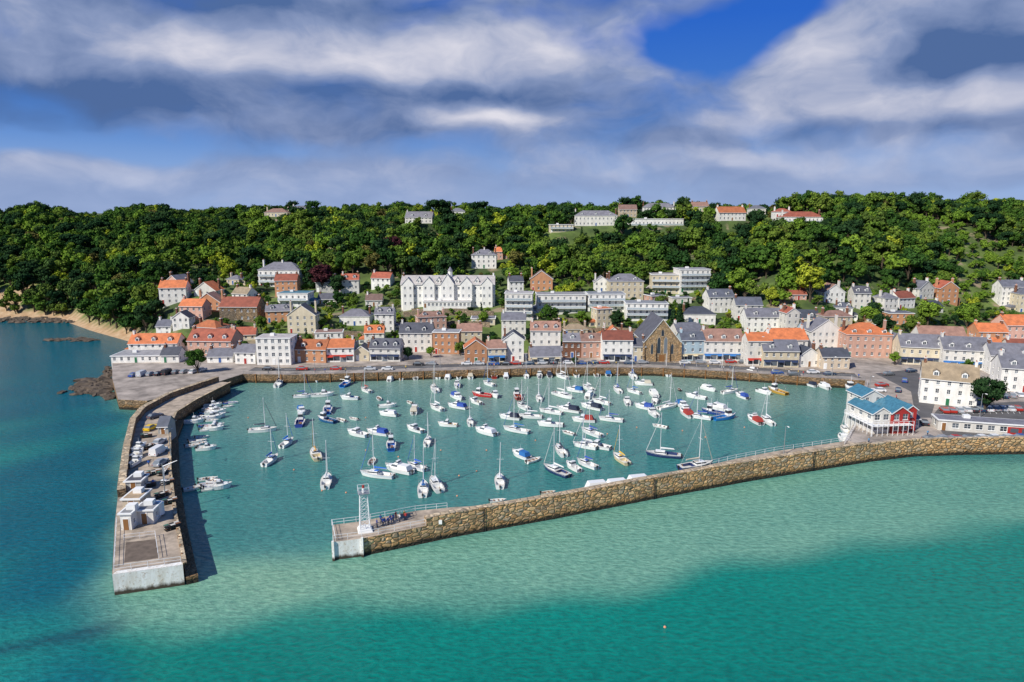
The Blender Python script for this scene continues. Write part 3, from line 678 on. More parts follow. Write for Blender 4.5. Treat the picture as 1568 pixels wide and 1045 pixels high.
def yacht(L=7.5,hc=WHITE,cover=OBJF,stripe=OBJC,mh=9.5):
    mb=MB(); W=L*.33; hull(mb,L,W,1.15,.85,hc,DECK,stripe,keel=-.5)
    cabin(mb,-L*.06,L*.27,W*.30,.85,1.45,WHITE,GL,WHITE,rake=.6)
    mb.box(-L*.06,L*.05,-.35,.35,1.46,1.54,cover)
    mx=L*.08; mb.cyl((mx,0,1.2),(mx,0,mh),.085,.065,6,WSTEEL)
    for z in(mh*.58,): mb.cyl((mx,-.8,z),(mx,.8,z),.035,.035,4,WSTEEL)
    mb.cyl((mx,0,2.0),(mx-L*.40,0,2.05),.07,.07,5,WSTEEL); mb.cyl((mx-.1,0,2.2),(mx-L*.38,0,2.18),.22,.12,6,cover)
    for p in((L*.49,0,1.15),(-L*.49,0,.85),(mx,W*.46,.95),(mx,-W*.46,.95)):
        mb.cyl(p,(mx,0,mh*.98),.016,.016,3,STEEL,False)
    mb.cyl((L*.47,0,1.3),(mx+.35,0,mh*.86),.06,.04,5,cover)
    pp=[(L*.47,0),(L*.35,W*.28),(L*.2,W*.42)]
    for s in(1,-1):
        for a,b_ in zip(pp,pp[1:]): mb.cyl((a[0],a[1]*s,1.6),(b_[0],b_[1]*s,1.55),.025,.025,4,STEEL,False)
        for a in pp: mb.cyl((a[0],a[1]*s,1.0),(a[0],a[1]*s,1.6),.02,.02,4,STEEL,False)
    outboard(mb,-L*.5,.6); mb.box(-L*.42,-L*.40,-.04,.04,.3,1.2,WOOD)
    return mb.data('yacht')
def cruiser(L=6.5,canopy=True,fly=False):
    mb=MB(); W=L*.37; hull(mb,L,W,1.3,.85,WHITE,DECK,OBJC,ck=(.05,.45),keel=-.3)
    cabin(mb,-L*.06,L*.22,W*.36,.95,2.0,WHITE,GL,WHITE,rake=.9,aft=.0)
    mb.tbox((L*.2,L*.38,-W*.26,W*.26,1.0),(L*.2,L*.33,-W*.2,W*.2,1.35),WHITE)
    if fly: cabin(mb,-L*.06,L*.06,W*.25,2.0,2.6,WHITE,GL,WHITE,rake=.3)
    if canopy: mb.tbox((-L*.44,-L*.062,-W*.38,W*.38,.9),(-L*.38,-L*.062,-W*.3,W*.3,1.85),OBJF)
    else:
        mb.box(-L*.4,-L*.33,-W*.3,W*.3,.2,.6,OBJF); mb.box(-L*.16,-L*.1,-W*.28,-W*.1,.2,.95,OBJF)
    for s in(1,-1):
        pl=[(L*.48,0,1.75),(L*.4,W*.2,1.7),(L*.25,W*.4,1.6)]
        for a,b_ in zip(pl,pl[1:]): mb.cyl((a[0],a[1]*s,a[2]),(b_[0],b_[1]*s,b_[2]),.025,.025,4,STEEL,False)
        for a in pl: mb.cyl((a[0],a[1]*s,1.1),(a[0],a[1]*s,a[2]),.02,.02,4,STEEL,False)
    mb.cyl((0,0,2.0),(-.1,0,3.2),.03,.02,4,WSTEEL); outboard(mb,-L*.5,.6)
    return mb.data('cruiser')
def fishing(L=7.0):
    mb=MB(); W=L*.36; hull(mb,L,W,1.45,.9,OBJC,DECK,WHITE,ck=(.05,.55),keel=-.4)
    cabin(mb,L*.05,L*.26,W*.28,1.0,2.7,WHITE,GL,WHITE,rake=.15)
    mb.cyl((L*.1,0,2.7),(L*.1,0,4.6),.05,.03,5,WSTEEL); mb.cyl((-L*.4,0,.9),(-L*.4,0,2.6),.05,.05,5,STEEL); mb.cyl((-L*.4,-.8,2.6),(-L*.4,.8,2.6),.05,.05,5,STEEL)
    for k in range(4): mb.box(-L*.35+k*.5,-L*.35+k*.5+.4,-.5,.1,.2,.65,POT if k%2 else DARK)
    mb.cyl((L*.1,0,4.2),(-L*.4,0,2.6),.015,.015,3,STEEL,False)
    return mb.data('fishing')
def dinghy(L=3.6,m=WHITE):
    mb=MB(); W=L*.42; hull(mb,L,W,.62,.5,m,DECK,OBJC,ck=(.0,.8),low=.12,keel=-.15)
    for k in(-.3,-.02,.22): mb.box(L*k,L*k+.28,-W*.37,W*.37,.36,.42,WOOD)
    outboard(mb,-L*.5,.45); return mb.data('dinghy')
def covered(L=6):
    mb=MB(); W=L*.36; hull(mb,L,W,1.1,.85,WHITE,DECK,OBJC,keel=-.3)
    mb.tbox((-L*.46,L*.25,-W*.42,W*.42,.9),(-L*.4,L*.02,-W*.26,W*.26,2.3),WHITE); mb.tbox((-L*.38,0,-W*.44,W*.44,1.2),(-L*.36,-.1,-W*.40,W*.40,1.7),GL)
    return mb.data('covered')
NAVY=paint('navy_gelcoat',(.02,.04,.14),.3,.05); CREAMH=paint('cream_hull',(.7,.6,.38),.4,.05)
YM=[yacht(7.4),yacht(8.2,mh=11),yacht(6.4,mh=8.4),yacht(8.8,NAVY,mh=11.5),yacht(7.2,CREAMH,mh=9)]
CM=[cruiser(6.4),cruiser(5.6,False),cruiser(7.6,True,True),cruiser(6.8,False)]
FM=fishing(); DM=[dinghy(),dinghy(4.2),dinghy(3.2,OBJC)]; CV=covered(7.2)
COLS=[(.03,.08,.35),(.03,.08,.35),(.02,.14,.4),(.35,.04,.03),(.75,.75,.72),(.02,.03,.06),(.55,.5,.4),(.75,.75,.75),(.7,.72,.75),(.75,.75,.75),(.75,.75,.75)]
def boat(x,y,k,ang=None,col=None,sc=None):
    p=P(x,y,0); ang=ang if ang is not None else random.choice([100,140,160,120,-60,80,20])+random.uniform(-15,15)
    col=col or random.choice(COLS); sc=sc or random.uniform(.95,1.12)
    if k[0]=='y': me,n=YM[int(k[1]) if len(k)>1 else random.randrange(3)],'sailing_yacht'
    elif k[0]=='c': me,n=CM[int(k[1]) if len(k)>1 else random.randrange(4)],'motor_boat'
    elif k=='f': me,n=FM,'fishing_boat'
    elif k=='v': me,n=CV,'covered_motor_boat'
    else: me,n=random.choice(DM),'dinghy'
    o=put(n,me,(p[0],p[1],random.uniform(-.03,.05)),math.radians(ang),sc,col); o.rotation_euler[0]=random.uniform(-.03,.03)
bl=[(500,740,'y0',100),(577,730,'y1',165,(.02,.15,.55)),(610,722,'c2',150),(637,718,'y2',140,(.02,.1,.5)),(648,752,'y0',95),(667,745,'y1',110),(765,740,'y0',92),(797,700,'c0',130),(851,724,'y3',130),(877,718,'c1',120),(898,714,'y2',130,(.03,.08,.4)),(950,706,'y4',110,(.7,.45,.05)),(1015,699,'y3',165),(1066,716,'y3',20),
(415,708,'y2',80,(.02,.1,.4)),(483,699,'y4',115,(.5,.3,.1)),(403,661,'y0',10),(440,681,'y2',80,(.02,.2,.7)),(460,649,'f',100,(.03,.06,.3)),(462,633,'c0'),(502,630,'f',100,(.02,.15,.5)),(500,646,'f',150,(.02,.1,.25)),(522,645,'d',140),(541,643,'d',150),(547,667,'c3',150),(578,665,'c2',155),(599,685,'f',100,(.03,.15,.5)),(594,637,'c0',160),(594,624,'c1',10),(635,660,'c3',140),(655,679,'y2',90),(635,631,'c0'),(627,618,'d'),(668,627,'y2'),(685,653,'c1',170,(.8,.4,.02)),(700,625,'c2',150),(743,664,'c2',140),(738,607,'f',160,(.5,.03,.03)),(720,649,'y2',95),
(790,661,'y1',150),(811,640,'y0',170),(780,642,'c0',160),(842,653,'c3',170),(843,633,'y1',150),(870,630,'c2',150),(858,693,'y0',100),(905,626,'c2',140),(893,646,'c0',170),(895,686,'y2',150),(915,686,'c3',150),(935,645,'y0',160),(903,608,'c0'),(825,612,'y2',90),(792,609,'f',100,(.4,.05,.03)),(758,608,'c1'),(700,611,'c0'),(728,618,'c1'),(748,590,'y2'),(700,592,'c1'),(665,598,'y0'),
(480,584,'c0'),(530,590,'f',80,(.02,.2,.6)),(465,609,'y2',10),(495,607,'c3',10),(427,590,'y0'),(510,580,'d'),(600,582,'c0',80),(617,580,'c1',85),(637,579,'c0',95),(655,578,'c1',80),(672,578,'c3',90),(688,579,'c0',80),(703,579,'c1',90),(720,578,'c0',95),(757,577,'f',90,(.4,.04,.03)),(775,578,'c0',90),(806,577,'y2',90),(826,577,'c1',90),(841,576,'c0',90),(860,579,'y2'),(882,575,'y0',90),(912,575,'c1',90),(930,574,'c0',90),(968,577,'y1',90),(1020,574,'y0',90),(1067,575,'f',90,(.02,.15,.6)),(1090,574,'c0',90),(1105,577,'y0',90),(1125,577,'c0',90),(1150,578,'f',60,(.03,.3,.2),1.35),(1185,583,'f',100,(.02,.2,.6)),(1237,590,'c2',110),(1260,594,'c0',100),
(1000,606,'c0',95),(1003,616,'c1'),(986,626,'c0'),(999,635,'c3',100),(1023,625,'y1'),(1045,624,'c0'),(1050,635,'c2'),(1070,641,'y0',150),(1092,634,'f',150,(.02,.06,.25)),(1110,642,'f',20,(.02,.2,.55)),(1097,627,'c0'),(1155,646,'c2',100),(1174,647,'y0',95),(1135,609,'c0'),(1170,603,'c1'),(945,599,'y0'),(970,602,'y2'),(985,590,'c0'),(1065,610,'c3'),(1118,602,'y2'),(1190,602,'f',120,(.5,.3,.05)),(1085,598,'c0'),(1040,598,'d'),(900,596,'y0'),(862,608,'y1'),(880,600,'c0'),(920,618,'y0'),(800,625,'y2'),(960,618,'c1'),(1010,655,'d'),(905,665,'y1'),(870,665,'d'),(817,707,'d',40),(535,612,'c1'),(560,600,'y2'),(580,612,'d'),
(1304,600,'f',95,(.4,.42,.45),1.2),(1294,662,'y0',80),(1291,676,'c0',80),(1311,585,'c1',95),(763,769,'d',10),(840,757,'d',15),(1110,713,'d',20),(570,708,'d')]
for b in bl: boat(*b)
fo=offs(fl_,6.0)
for px in(924,956,988):
    i=min(range(len(fo)),key=lambda j:abs(fo[j][0]/(fo[j][1]*CP+H*SP)-(px-784)/FX)); q=fo[i]; xx=(px-784)/FX*(q[1]*CP+H*SP)
    put('covered_motor_boat',CV,(xx,q[1]+(xx-q[0])*.22+.4,.25),math.radians(13),1.2,(.75,.75,.75))
for i in range(34):
    g=i%4
    cx,cy=[(330,625),(312,650),(292,680),(312,745)][g]; boat(cx+random.uniform(-18,26),cy+random.uniform(-11,12),'d' if random.random()<.7 else 'c1',random.choice([15,25,10,-10])+random.uniform(-8,8),sc=random.uniform(.9,1.15))
for x,y in((207,700),(205,712),(210,690)):
    p=P(x,y,ZL); put('motor_boat',CM[1],(p[0]+.6,p[1],ZL+.35),math.radians(80+random.uniform(-8,8)),.9,random.choice(COLS))
mb=MB(); OR=paint('orange_plastic',(.75,.3,.15),.4,.05)
mb.cyl((0,0,-.2),(0,0,.15),.25,.3,8,OR);mb.cyl((0,0,.15),(0,0,.35),.3,.12,8,OR);mb.cyl((0,0,.35),(0,0,.5),.05,.05,5,STEEL); BU=mb.data('buoy')
for x,y in((1018,961),(530,755),(493,752),(703,729),(1140,655),(610,700),(730,722),(745,690),(560,690),(820,675),(975,655),(380,640),(560,640),(1080,670),(675,690),(1045,660),(930,665),(450,720),(700,760)): put('mooring_buoy',BU,P(x,y,0),0,.7)
# ---------------- cars
def car(van=False):
    mb=MB(); L,W=(5.0,1.9) if van else (4.2,1.75)
    h=.9 if not van else 1.0
    mb.tbox((-L/2+.05,L/2-.05,-W/2+.06,W/2-.06,.22),(-L/2,L/2,-W/2,W/2,.5),OBJC)
    mb.tbox((-L/2,L/2,-W/2,W/2,.501),(-L/2+.08,L/2-.15,-W/2+.05,W/2-.05,h),OBJC)
    if van:
        mb.tbox((-L/2+.08,L/2-1.0,-W/2+.06,W/2-.06,h+.001),(-L/2+.12,L/2-1.5,-W/2+.15,W/2-.15,2.0),OBJC)
        mb.tbox((L/2-1.6,L/2-.9,-W/2+.1,W/2-.1,h+.002),(L/2-1.9,L/2-1.35,-W/2+.2,W/2-.2,1.85),GL)
    else:
        mb.tbox((-L/2+.35,L/2-1.05,-W/2+.08,W/2-.08,h+.001),(-L/2+.85,L/2-1.75,-W/2+.25,W/2-.25,1.36),GL)
        mb.tbox((-L/2+.83,L/2-1.72,-W/2+.23,W/2-.23,1.361),(-L/2+.95,L/2-1.85,-W/2+.3,W/2-.3,1.43),OBJC)
    for x in(-L*.31,L*.31):
        for s in(-1,1): mb.cyl((x,s*(W/2-.2),.32),(x,s*(W/2+.01),.32),.32,.32,10,DARK); mb.cyl((x,s*(W/2+.01),.32),(x,s*(W/2+.02),.32),.17,.17,8,STEEL)
    for s in(-1,1): mb.box(L/2-.05,L/2+.005,s*.6-.18,s*.6+.18,.55,.68,TRIM); mb.box(-L/2-.005,-L/2+.05,s*.65-.12,s*.65+.12,.58,.75,DOORS[1])
    return mb.data('car')
CAR,VAN=car(),car(True)
CC=[(.7,.7,.7),(.75,.75,.76),(.03,.03,.035),(.3,.31,.33),(.02,.08,.3),(.4,.03,.02),(.12,.13,.14),(.5,.52,.55),(.02,.05,.1)]
def cr_(x,y,ang,z=ZQ,col=None,van=False):
    p=P(x,y,z); put('parked_van' if van else 'parked_car',VAN if van else CAR,(p[0],p[1],z+.01),math.radians(ang),1,col or random.choice(CC))
for x in list(range(640,985,19))+list(range(1050,1140,22)):
    if random.random()<.8: cr_(x+random.uniform(-3,3),559.5+random.uniform(-.6,.6)-(x-640)*.006,random.choice([0,180])+random.uniform(-4,4))
for x in range(385,620,26):
    if random.random()<.7: cr_(x,567,random.choice([2,182]))
for i in range(11): cr_(1446+i*11,631+random.uniform(-.5,.5)-i*.3,78+random.uniform(-4,4),van=random.random()<.12)
for i in range(8): cr_(1425+i*20,675-i*.3,5+random.uniform(-4,4))
for i in range(6): cr_(1500+i*12,612-i*1.0,75)
for i in range(9): cr_(205+i*13,577-i*.9+random.uniform(-1,1),80+random.uniform(-6,6),van=random.random()<.2)
for x,y,a in((1385,585,60),(1350,592,10),(1345,600,170),(1375,600,60),(1395,570,20),(1360,575,15),(1415,650,70),(1190,573,5),(1215,575,5),(1245,572,5),(1270,575,5)): cr_(x,y,a)
cr_(231,658,85,ZL,(.75,.5,.02)); cr_(243,695,85,ZL,(.75,.75,.75),True); cr_(246,712,85,ZL,(.3,.32,.35)); cr_(238,640,60,ZL,(.1,.1,.12)); cr_(244,680,88,ZL,(.6,.6,.6))
# ---------------- lamps
mb=MB(); mb.cyl((0,0,0),(0,0,7),.11,.07,7,STEEL); mb.cyl((0,0,0),(0,0,.8),.16,.14,7,STEEL); mb.cyl((0,0,7),(0,-1.2,7.3),.05,.04,5,STEEL); mb.tbox((-.15,.15,-1.8,-1.1,7.22),(-.1,.1,-1.75,-1.15,7.36),TRIM); LM=mb.data('lamp')
for i in range(4,len(rl),7): put('street_lamp',LM,(rl[i][0],rl[i][1]-1,ZQ),0)
for x,y,z in((1200,696,ZF),(1340,640,ZQ),(1420,600,ZQ),(1500,640,ZQ),(262,700,ZL),(253,760,ZL),(1330,610,ZQ)):
    p=P(x,y,z); put('street_lamp',LM,p,0)
# ---------------- beacon lattice tower
p=P(559,812,ZF); mb=MB(); hh=7.2; w0,w1=.9,.65
lev=5
for sx,sy in((1,1),(1,-1),(-1,-1),(-1,1)): mb.cyl((sx*w0,sy*w0,0),(sx*w1,sy*w1,hh),.07,.06,5,WSTEEL)
cs=[(1,1),(1,-1),(-1,-1),(-1,1)]
for k in range(lev):
    z0,z1=hh*k/lev,hh*(k+1)/lev; a=w0+(w1-w0)*k/lev; b_=w0+(w1-w0)*(k+1)/lev
    for i in range(4):
        c1,c2=cs[i],cs[(i+1)%4]
        mb.cyl((c1[0]*a,c1[1]*a,z0),(c2[0]*b_,c2[1]*b_,z1),.035,.035,4,WSTEEL,False); mb.cyl((c2[0]*a,c2[1]*a,z0),(c1[0]*b_,c1[1]*b_,z1),.035,.035,4,WSTEEL,False); mb.cyl((c1[0]*b_,c1[1]*b_,z1),(c2[0]*b_,c2[1]*b_,z1),.04,.04,4,WSTEEL,False)
mb.box(-1.0,1.0,-1.0,1.0,hh,hh+.1,STEEL)
for i in range(4):
    c1,c2=cs[i],cs[(i+1)%4]; mb.cyl((c1[0]*.95,c1[1]*.95,hh+.1),(c1[0]*.95,c1[1]*.95,hh+1.2),.04,.04,4,WSTEEL)
    for zz in(.6,1.2): mb.cyl((c1[0]*.95,c1[1]*.95,hh+zz),(c2[0]*.95,c2[1]*.95,hh+zz),.035,.035,4,WSTEEL,False)
mb.cyl((0,0,hh+.12),(0,0,hh+.9),.3,.25,8,WSTEEL); mb.cyl((0,0,hh+.9),(0,0,hh+1.4),.22,.22,8,DOORS[1]); mb.tbox((-1.3,1.3,-1.3,1.3,0),(-1.1,1.1,-1.1,1.1,.5),TRIM); mb.cyl((.6,.6,hh),(.6,.6,hh+2.4),.03,.02,4,STEEL)
put('harbour_beacon_tower',mb.data('beacon'),p,.3)
# ---------------- north pier structures
def hut(name,x,y,w,d,h,wk,rk,rt='flat',rz=.1):
    pt=newparts(); block(pt,0,0,0,w,d,1,h,wall(wk) if isinstance(wk,str) else wk,roof_(rk),rt,chim=0,ncol=max(1,int(w/2)),door=True,ww=.8,wh=.9)
    finish(name,pt,P(x,y,ZL),rz)
hut('pier_hut',202,783,3.2,4.5,2.3,'K','T','flat',.05); hut('pier_hut',222,803,3.2,3.2,2.6,'W','F','flat',.08); hut('pier_hut',194,812,1.9,2.4,3.0,'W','F','flat',.05); hut('pier_hut',205,754,3,3.6,2.2,'G','D','flat'); hut('pier_store',250,665,2.5,5,2.2,'G','L','g',.1)
mb=MB(); mb.cyl((0,0,.4),(0,0,2.6),1.1,1.1,14,WSTEEL); mb.cyl((0,0,2.6),(0,0,3.0),1.1,.3,14,WSTEEL); 
for a in range(4): mb.cyl((math.cos(a*1.57),math.sin(a*1.57),0),(math.cos(a*1.57),math.sin(a*1.57),.5),.08,.08,5,STEEL)
put('fuel_tank',mb.data('tank'),P(243,790,ZL))
mb=MB(); mb.cyl((0,0,0),(0,0,4),.2,.16,8,WSTEEL); mb.cyl((0,0,4),(3.0,0,5.2),.12,.08,6,WSTEEL); mb.cyl((0,0,2.4),(1.6,0,4.6),.07,.07,5,WSTEEL); mb.cyl((2.9,0,5.1),(2.9,0,2),.02,.02,4,DARK); mb.box(-.6,.5,-.4,.4,0,1,WSTEEL)
put('quay_crane',mb.data('crane'),P(252,742,ZL),.1)
ROPE=paint('rope_green',(.05,.16,.12),.9,.2); RUST=paint('rusty_frame',(.22,.10,.05),.8,.2)
mb=MB()
for i in range(12):
    x,y,z=(i%3)*.9,(i//3%2)*.7,(i//6)*.5
    mb.box(x,x+.8,y,y+.55,z,z+.04,DARK); mb.box(x,x+.8,y,y+.55,z+.38,z+.42,[RUST,ROPE,DARK,DECK][i%4])
    for a in(0,.4,.77):
        for bb in(0,.52): mb.box(x+a,x+a+.03,y+bb,y+bb+.03,z+.04,z+.38,DARK)
LPM=mb.data('pots')
for x,y in((196,742),(225,730),(248,730),(217,748),(240,765),(255,815),(215,672),(247,745),(212,735),(225,690),(250,775)): put('lobster_pot_stack',LPM,P(x,y,ZL+.03),random.uniform(-.3,1.5))
# ---------------- people
def person(pose):
    J={'p':(0,0,.95),'c':(0,0,1.25),'n':(0,0,1.48),'h0':(0,.01,1.58),'h1':(0,.0,1.74),
       'sl':(.19,0,1.42),'el':(.26,.02,1.12),'wl':(.25,-.12,.88),'sr':(-.19,0,1.42),'er':(-.26,.02,1.12),'wr':(-.25,-.1,.88),
       'hl':(.1,0,.9),'kl':(.11,-.03,.48),'al':(.11,.02,.07),'tl':(.12,-.16,.03),'hr':(-.1,0,.9),'kr':(-.11,-.03,.48),'ar':(-.11,.02,.07),'tr':(-.12,-.16,.03)}
    if pose==1: J['kl']=(.11,-.22,.5);J['al']=(.11,-.28,.08);J['tl']=(.11,-.45,.06);J['kr']=(-.11,.06,.47);J['ar']=(-.11,.3,.12);J['tr']=(-.11,.16,.03);J['wl']=(.24,.15,.92);J['wr']=(-.24,-.25,.95)
    if pose==2: J['wr']=(-.18,-.38,1.2);J['er']=(-.25,-.15,1.15);J['wl']=(.12,-.32,1.15)
    R={'p':.15,'c':.16,'n':.07,'h0':.09,'h1':.09,'sl':.07,'el':.05,'wl':.04,'sr':.07,'er':.05,'wr':.04,'hl':.1,'kl':.07,'al':.05,'tl':.045,'hr':.1,'kr':.07,'ar':.05,'tr':.045}
    E=[('p','c'),('c','n'),('n','h0'),('h0','h1'),('c','sl'),('sl','el'),('el','wl'),('c','sr'),('sr','er'),('er','wr'),('p','hl'),('hl','kl'),('kl','al'),('al','tl'),('p','hr'),('hr','kr'),('kr','ar'),('ar','tr')]
    ks=list(J); me=bpy.data.meshes.new('person'); me.from_pydata([J[k] for k in ks],[(ks.index(a),ks.index(b_)) for a,b_ in E],[])
    o=bpy.data.objects.new('person',me); scene.collection.objects.link(o); md=o.modifiers.new('s','SKIN')
    for i,k in enumerate(ks): me.skin_vertices[0].data[i].radius=(R[k],R[k]*(.75 if k in'pc' else 1))
    me.skin_vertices[0].data[0].use_root=True
    o.modifiers.new('u','SUBSURF').levels=1
    dg=bpy.context.evaluated_depsgraph_get(); nm=bpy.data.meshes.new_from_object(o.evaluated_get(dg)); bpy.data.objects.remove(o)
    nm.materials.clear()
    for m in(OBJF,paint('skin',(.55,.33,.23),.6,.05),paint('trousers',(.04,.05,.09),.8,.1),paint('hair',(.06,.035,.02),.8,.1),DARK): nm.materials.append(m)
    for f in nm.polygons:
        c=f.center; f.use_smooth=True
        k=0
        if c.z<.12: k=4
        elif c.z<.92 and abs(c.x)<.2: k=2
        elif c.z>1.66 or (c.z>1.55 and c.y>.05): k=3
        elif c.z>1.47: k=1
        elif (Vector(c)-Vector(J['wl'])).length<.14 or (Vector(c)-Vector(J['wr'])).length<.14: k=1
        f.material_index=k
    return nm
PM=[person(i) for i in range(3)]
PC=[(.02,.06,.3),(.02,.1,.4),(.6,.6,.6),(.5,.05,.05),(.05,.05,.06),(.6,.45,.1),(.1,.3,.5)]
for i in range(13):
    p=P(578+i*3.6+random.uniform(-2,2),805+random.uniform(-4,3)-i*.7,ZF); put('person',PM[random.randrange(3)],p,random.uniform(0,6),1,PC[i%2] if i<8 else random.choice(PC))
for i in range(26):
    x=random.uniform(390,1300)
    X=(x-784)/FX*258; Y=float(np.interp(X,[l[0] for l in land[6:15]],[l[1] for l in land[6:15]]))+random.uniform(1,3.5)
    put('person',PM[random.randrange(3)],(X,Y,ZQ),random.uniform(0,6),1,random.choice(PC))
for x,y in((1362,574),(1372,612),(1345,660),(1408,585),(1330,680),(1420,668),(235,745),(215,770),(228,715)): put('person',PM[random.randrange(3)],P(x,y,ZQ if x>300 else ZL),random.uniform(0,6),1,random.choice(PC))
# ---------------- garden / retaining walls
RW=masonry('garden_wall_stone',(.56,.43,.29),(.46,.34,.22),(.36,.3,.22),1.5)
for pl,hg in(([(337,492),(400,490),(455,487)],4.5),([(618,486),(700,484),(770,486)],2.6),([(600,502),(690,500),(765,503)],2.4),([(478,520),(540,516),(600,520)],2.4),([(862,512),(940,510),(985,513)],2.4),([(1022,505),(1080,506),(1130,512)],2.2),([(470,498),(520,506)],2),([(1290,500),(1350,502)],2),([(780,470),(815,468)],2),([(860,495),(955,500)],2.2),([(205,535),(290,515)],2),([(630,478),(745,478)],1.6),([(985,462),(1085,460)],2)):
    pts=[]
    for (x0,y0),(x1,y1) in zip(pl,pl[1:]):
        for k in range(5): pts.append(hit(x0+(x1-x0)*k/5,y0+(y1-y0)*k/5)[0])
    mb=MB()
    for a,b_ in zip(pts,pts[1:]):
        z=min(a[2],b_[2]); mb.hexa([(a[0],a[1],z-2),(b_[0],b_[1],z-2),(b_[0],b_[1]+.5,z-2),(a[0],a[1]+.5,z-2),(a[0],a[1],z+hg),(b_[0],b_[1],z+hg),(b_[0],b_[1]+.5,z+hg),(a[0],a[1]+.5,z+hg)],RW)
    put('garden_wall',mb.data('garden_wall'))
# ---------------- rocks
import bmesh
bm=bmesh.new(); bmesh.ops.create_icosphere(bm,subdivisions=2,radius=1); IV=np.array([v_.co[:] for v_ in bm.verts]); IF=[tuple(v_.index for v_ in f_.verts) for f_ in bm.faces]; bm.free()
bm=bmesh.new(); bmesh.ops.create_icosphere(bm,subdivisions=1,radius=1); IV1=np.array([v_.co[:] for v_ in bm.verts]); IF1=[tuple(v_.index for v_ in f_.verts) for f_ in bm.faces]; bm.free()
RK=paint('dark_rock',(.12,.09,.065),.9,.4,.5,streak=False)
mb=MB()
def rock(x,y,s,fl=.5):
    q=IV*(1+.28*np.sin(IV[:,[1]]*4+x)+.2*np.sin(IV[:,[0]]*7+y)+rng.normal(0,.09,(len(IV),1)))*np.array([s*random.uniform(.8,1.5),s*random.uniform(.7,1.2),s*fl]); mb.mesh(q+np.array([x,y,.1]),IF,RK)
for i in range(110):
    x=min(177,random.gauss(147,17)); y=595+random.gauss(0,5)+(145-x)*.12; p=P(x,y); rock(p[0],p[1],random.uniform(.7,2.8)*(1 if x>125 else .6),.5)
for i in range(26):
    p=P(random.uniform(75,150),random.gauss(521,1.5)); rock(p[0],p[1],random.uniform(.8,2.4),.3)
for i in range(130):
    p=P(random.uniform(0,205),490+random.uniform(-3,5)); rock(p[0],p[1],random.uniform(.6,2.4))
for i in range(40):
    p=P(random.uniform(168,180),random.uniform(560,612)); rock(p[0]-1.5,p[1],random.uniform(.5,1.7))
put('shore_rocks',mb.data('shore_rocks'))
# ---------------- trees
BARK=paint('bark',(.10,.075,.05),.9,.3)
def tree(name,seed,h=10,cr=4.2,z0=2.2,ncl=15,nl=50,ls=.75,fol=None,shape='round',core=True):
    r=np.random.default_rng(seed); mb=MB()
    cl=[]
    ch=h-z0
    for i in range(ncl):
        if shape=='cone':
            k=(i+.5)/ncl; z=z0+ch*k; rr=cr*(1-k)*.75; a=i*2.4; c=np.array([math.cos(a)*rr*.6,math.sin(a)*rr*.6,z]); R=max(.7,cr*(1-k)*.55)
        elif shape=='flat':
            a=i*2.4; rr=cr*math.sqrt((i+.5)/ncl); c=np.array([math.cos(a)*rr,math.sin(a)*rr,h-1.6-r.uniform(0,1.6)]); R=cr*r.uniform(.28,.4)
        else:
            d=r.normal(size=3); d/=np.linalg.norm(d); d[2]=d[2]*.9+.15; c=np.array([0,0,z0+ch*.48])+d*np.array([cr*.66,cr*.66,ch*.36])*r.uniform(.6,1.08); R=cr*r.uniform(.22,.42)
        cl.append((c,R))
    top=np.array([0,0,z0+ch*.5])
    mb.cyl((0,0,-1),(0,0,z0),.38,.28,7,BARK); mb.cyl((0,0,z0),tuple(top),.28,.12,6,BARK)
    for c,R in cl[:min(9,ncl)]:
        s=np.array([0,0,z0*r.uniform(.7,1.2)]); mb.cyl(tuple(s),tuple(c),.14,.05,5,BARK,False)
    for c,R in cl:
        if core:
            q=IV1*(1+r.normal(0,.12,(len(IV1),1)))*R*.78; q[:,2]*=.8; mb.mesh(q+c,IF1,fol)
        d=r.normal(size=(nl,3)); d/=np.linalg.norm(d,axis=1)[:,None]; d[:,2]=np.where(d[:,2]<-.3,-d[:,2],d[:,2])
        pos=c+d*R*r.uniform(.72,1.22,(nl,1))*np.array([1,1,.85])
        nn=d+r.normal(0,.38,(nl,3)); nn/=np.linalg.norm(nn,axis=1)[:,None]
        t1=np.cross(nn,r.normal(size=(nl,3))); t1/=np.linalg.norm(t1,axis=1)[:,None]; t2=np.cross(nn,t1)
        s=ls*r.uniform(.5,1.1,(nl,1))*.6
        A=pos+t1*s;Bq=pos+t2*s*.7;C=pos-t1*s;D=pos-t2*s*.7
        for k in range(nl): mb.face([A[k],Bq[k],C[k],D[k]],fol)
    return mb.data(name)
FG=foliage('foliage_mixed',[(.024,.065,.022),(.042,.10,.024),(.065,.135,.027),(.09,.16,.03),(.115,.175,.034),(.035,.075,.03)])
FY=foliage('foliage_yellow_green',[(.22,.29,.03),(.28,.34,.04)]); FPu=foliage('foliage_copper',[(.05,.018,.03),(.07,.025,.035)]); FD=foliage('foliage_dark',[(.014,.040,.02),(.030,.066,.028)]); FB=foliage('foliage_bright',[(.10,.19,.03),(.16,.26,.04)])
FU=foliage('foliage_olive_brown',[(.09,.085,.035),(.12,.12,.04)])
col=bpy.data.collections.new('woodland_trees')
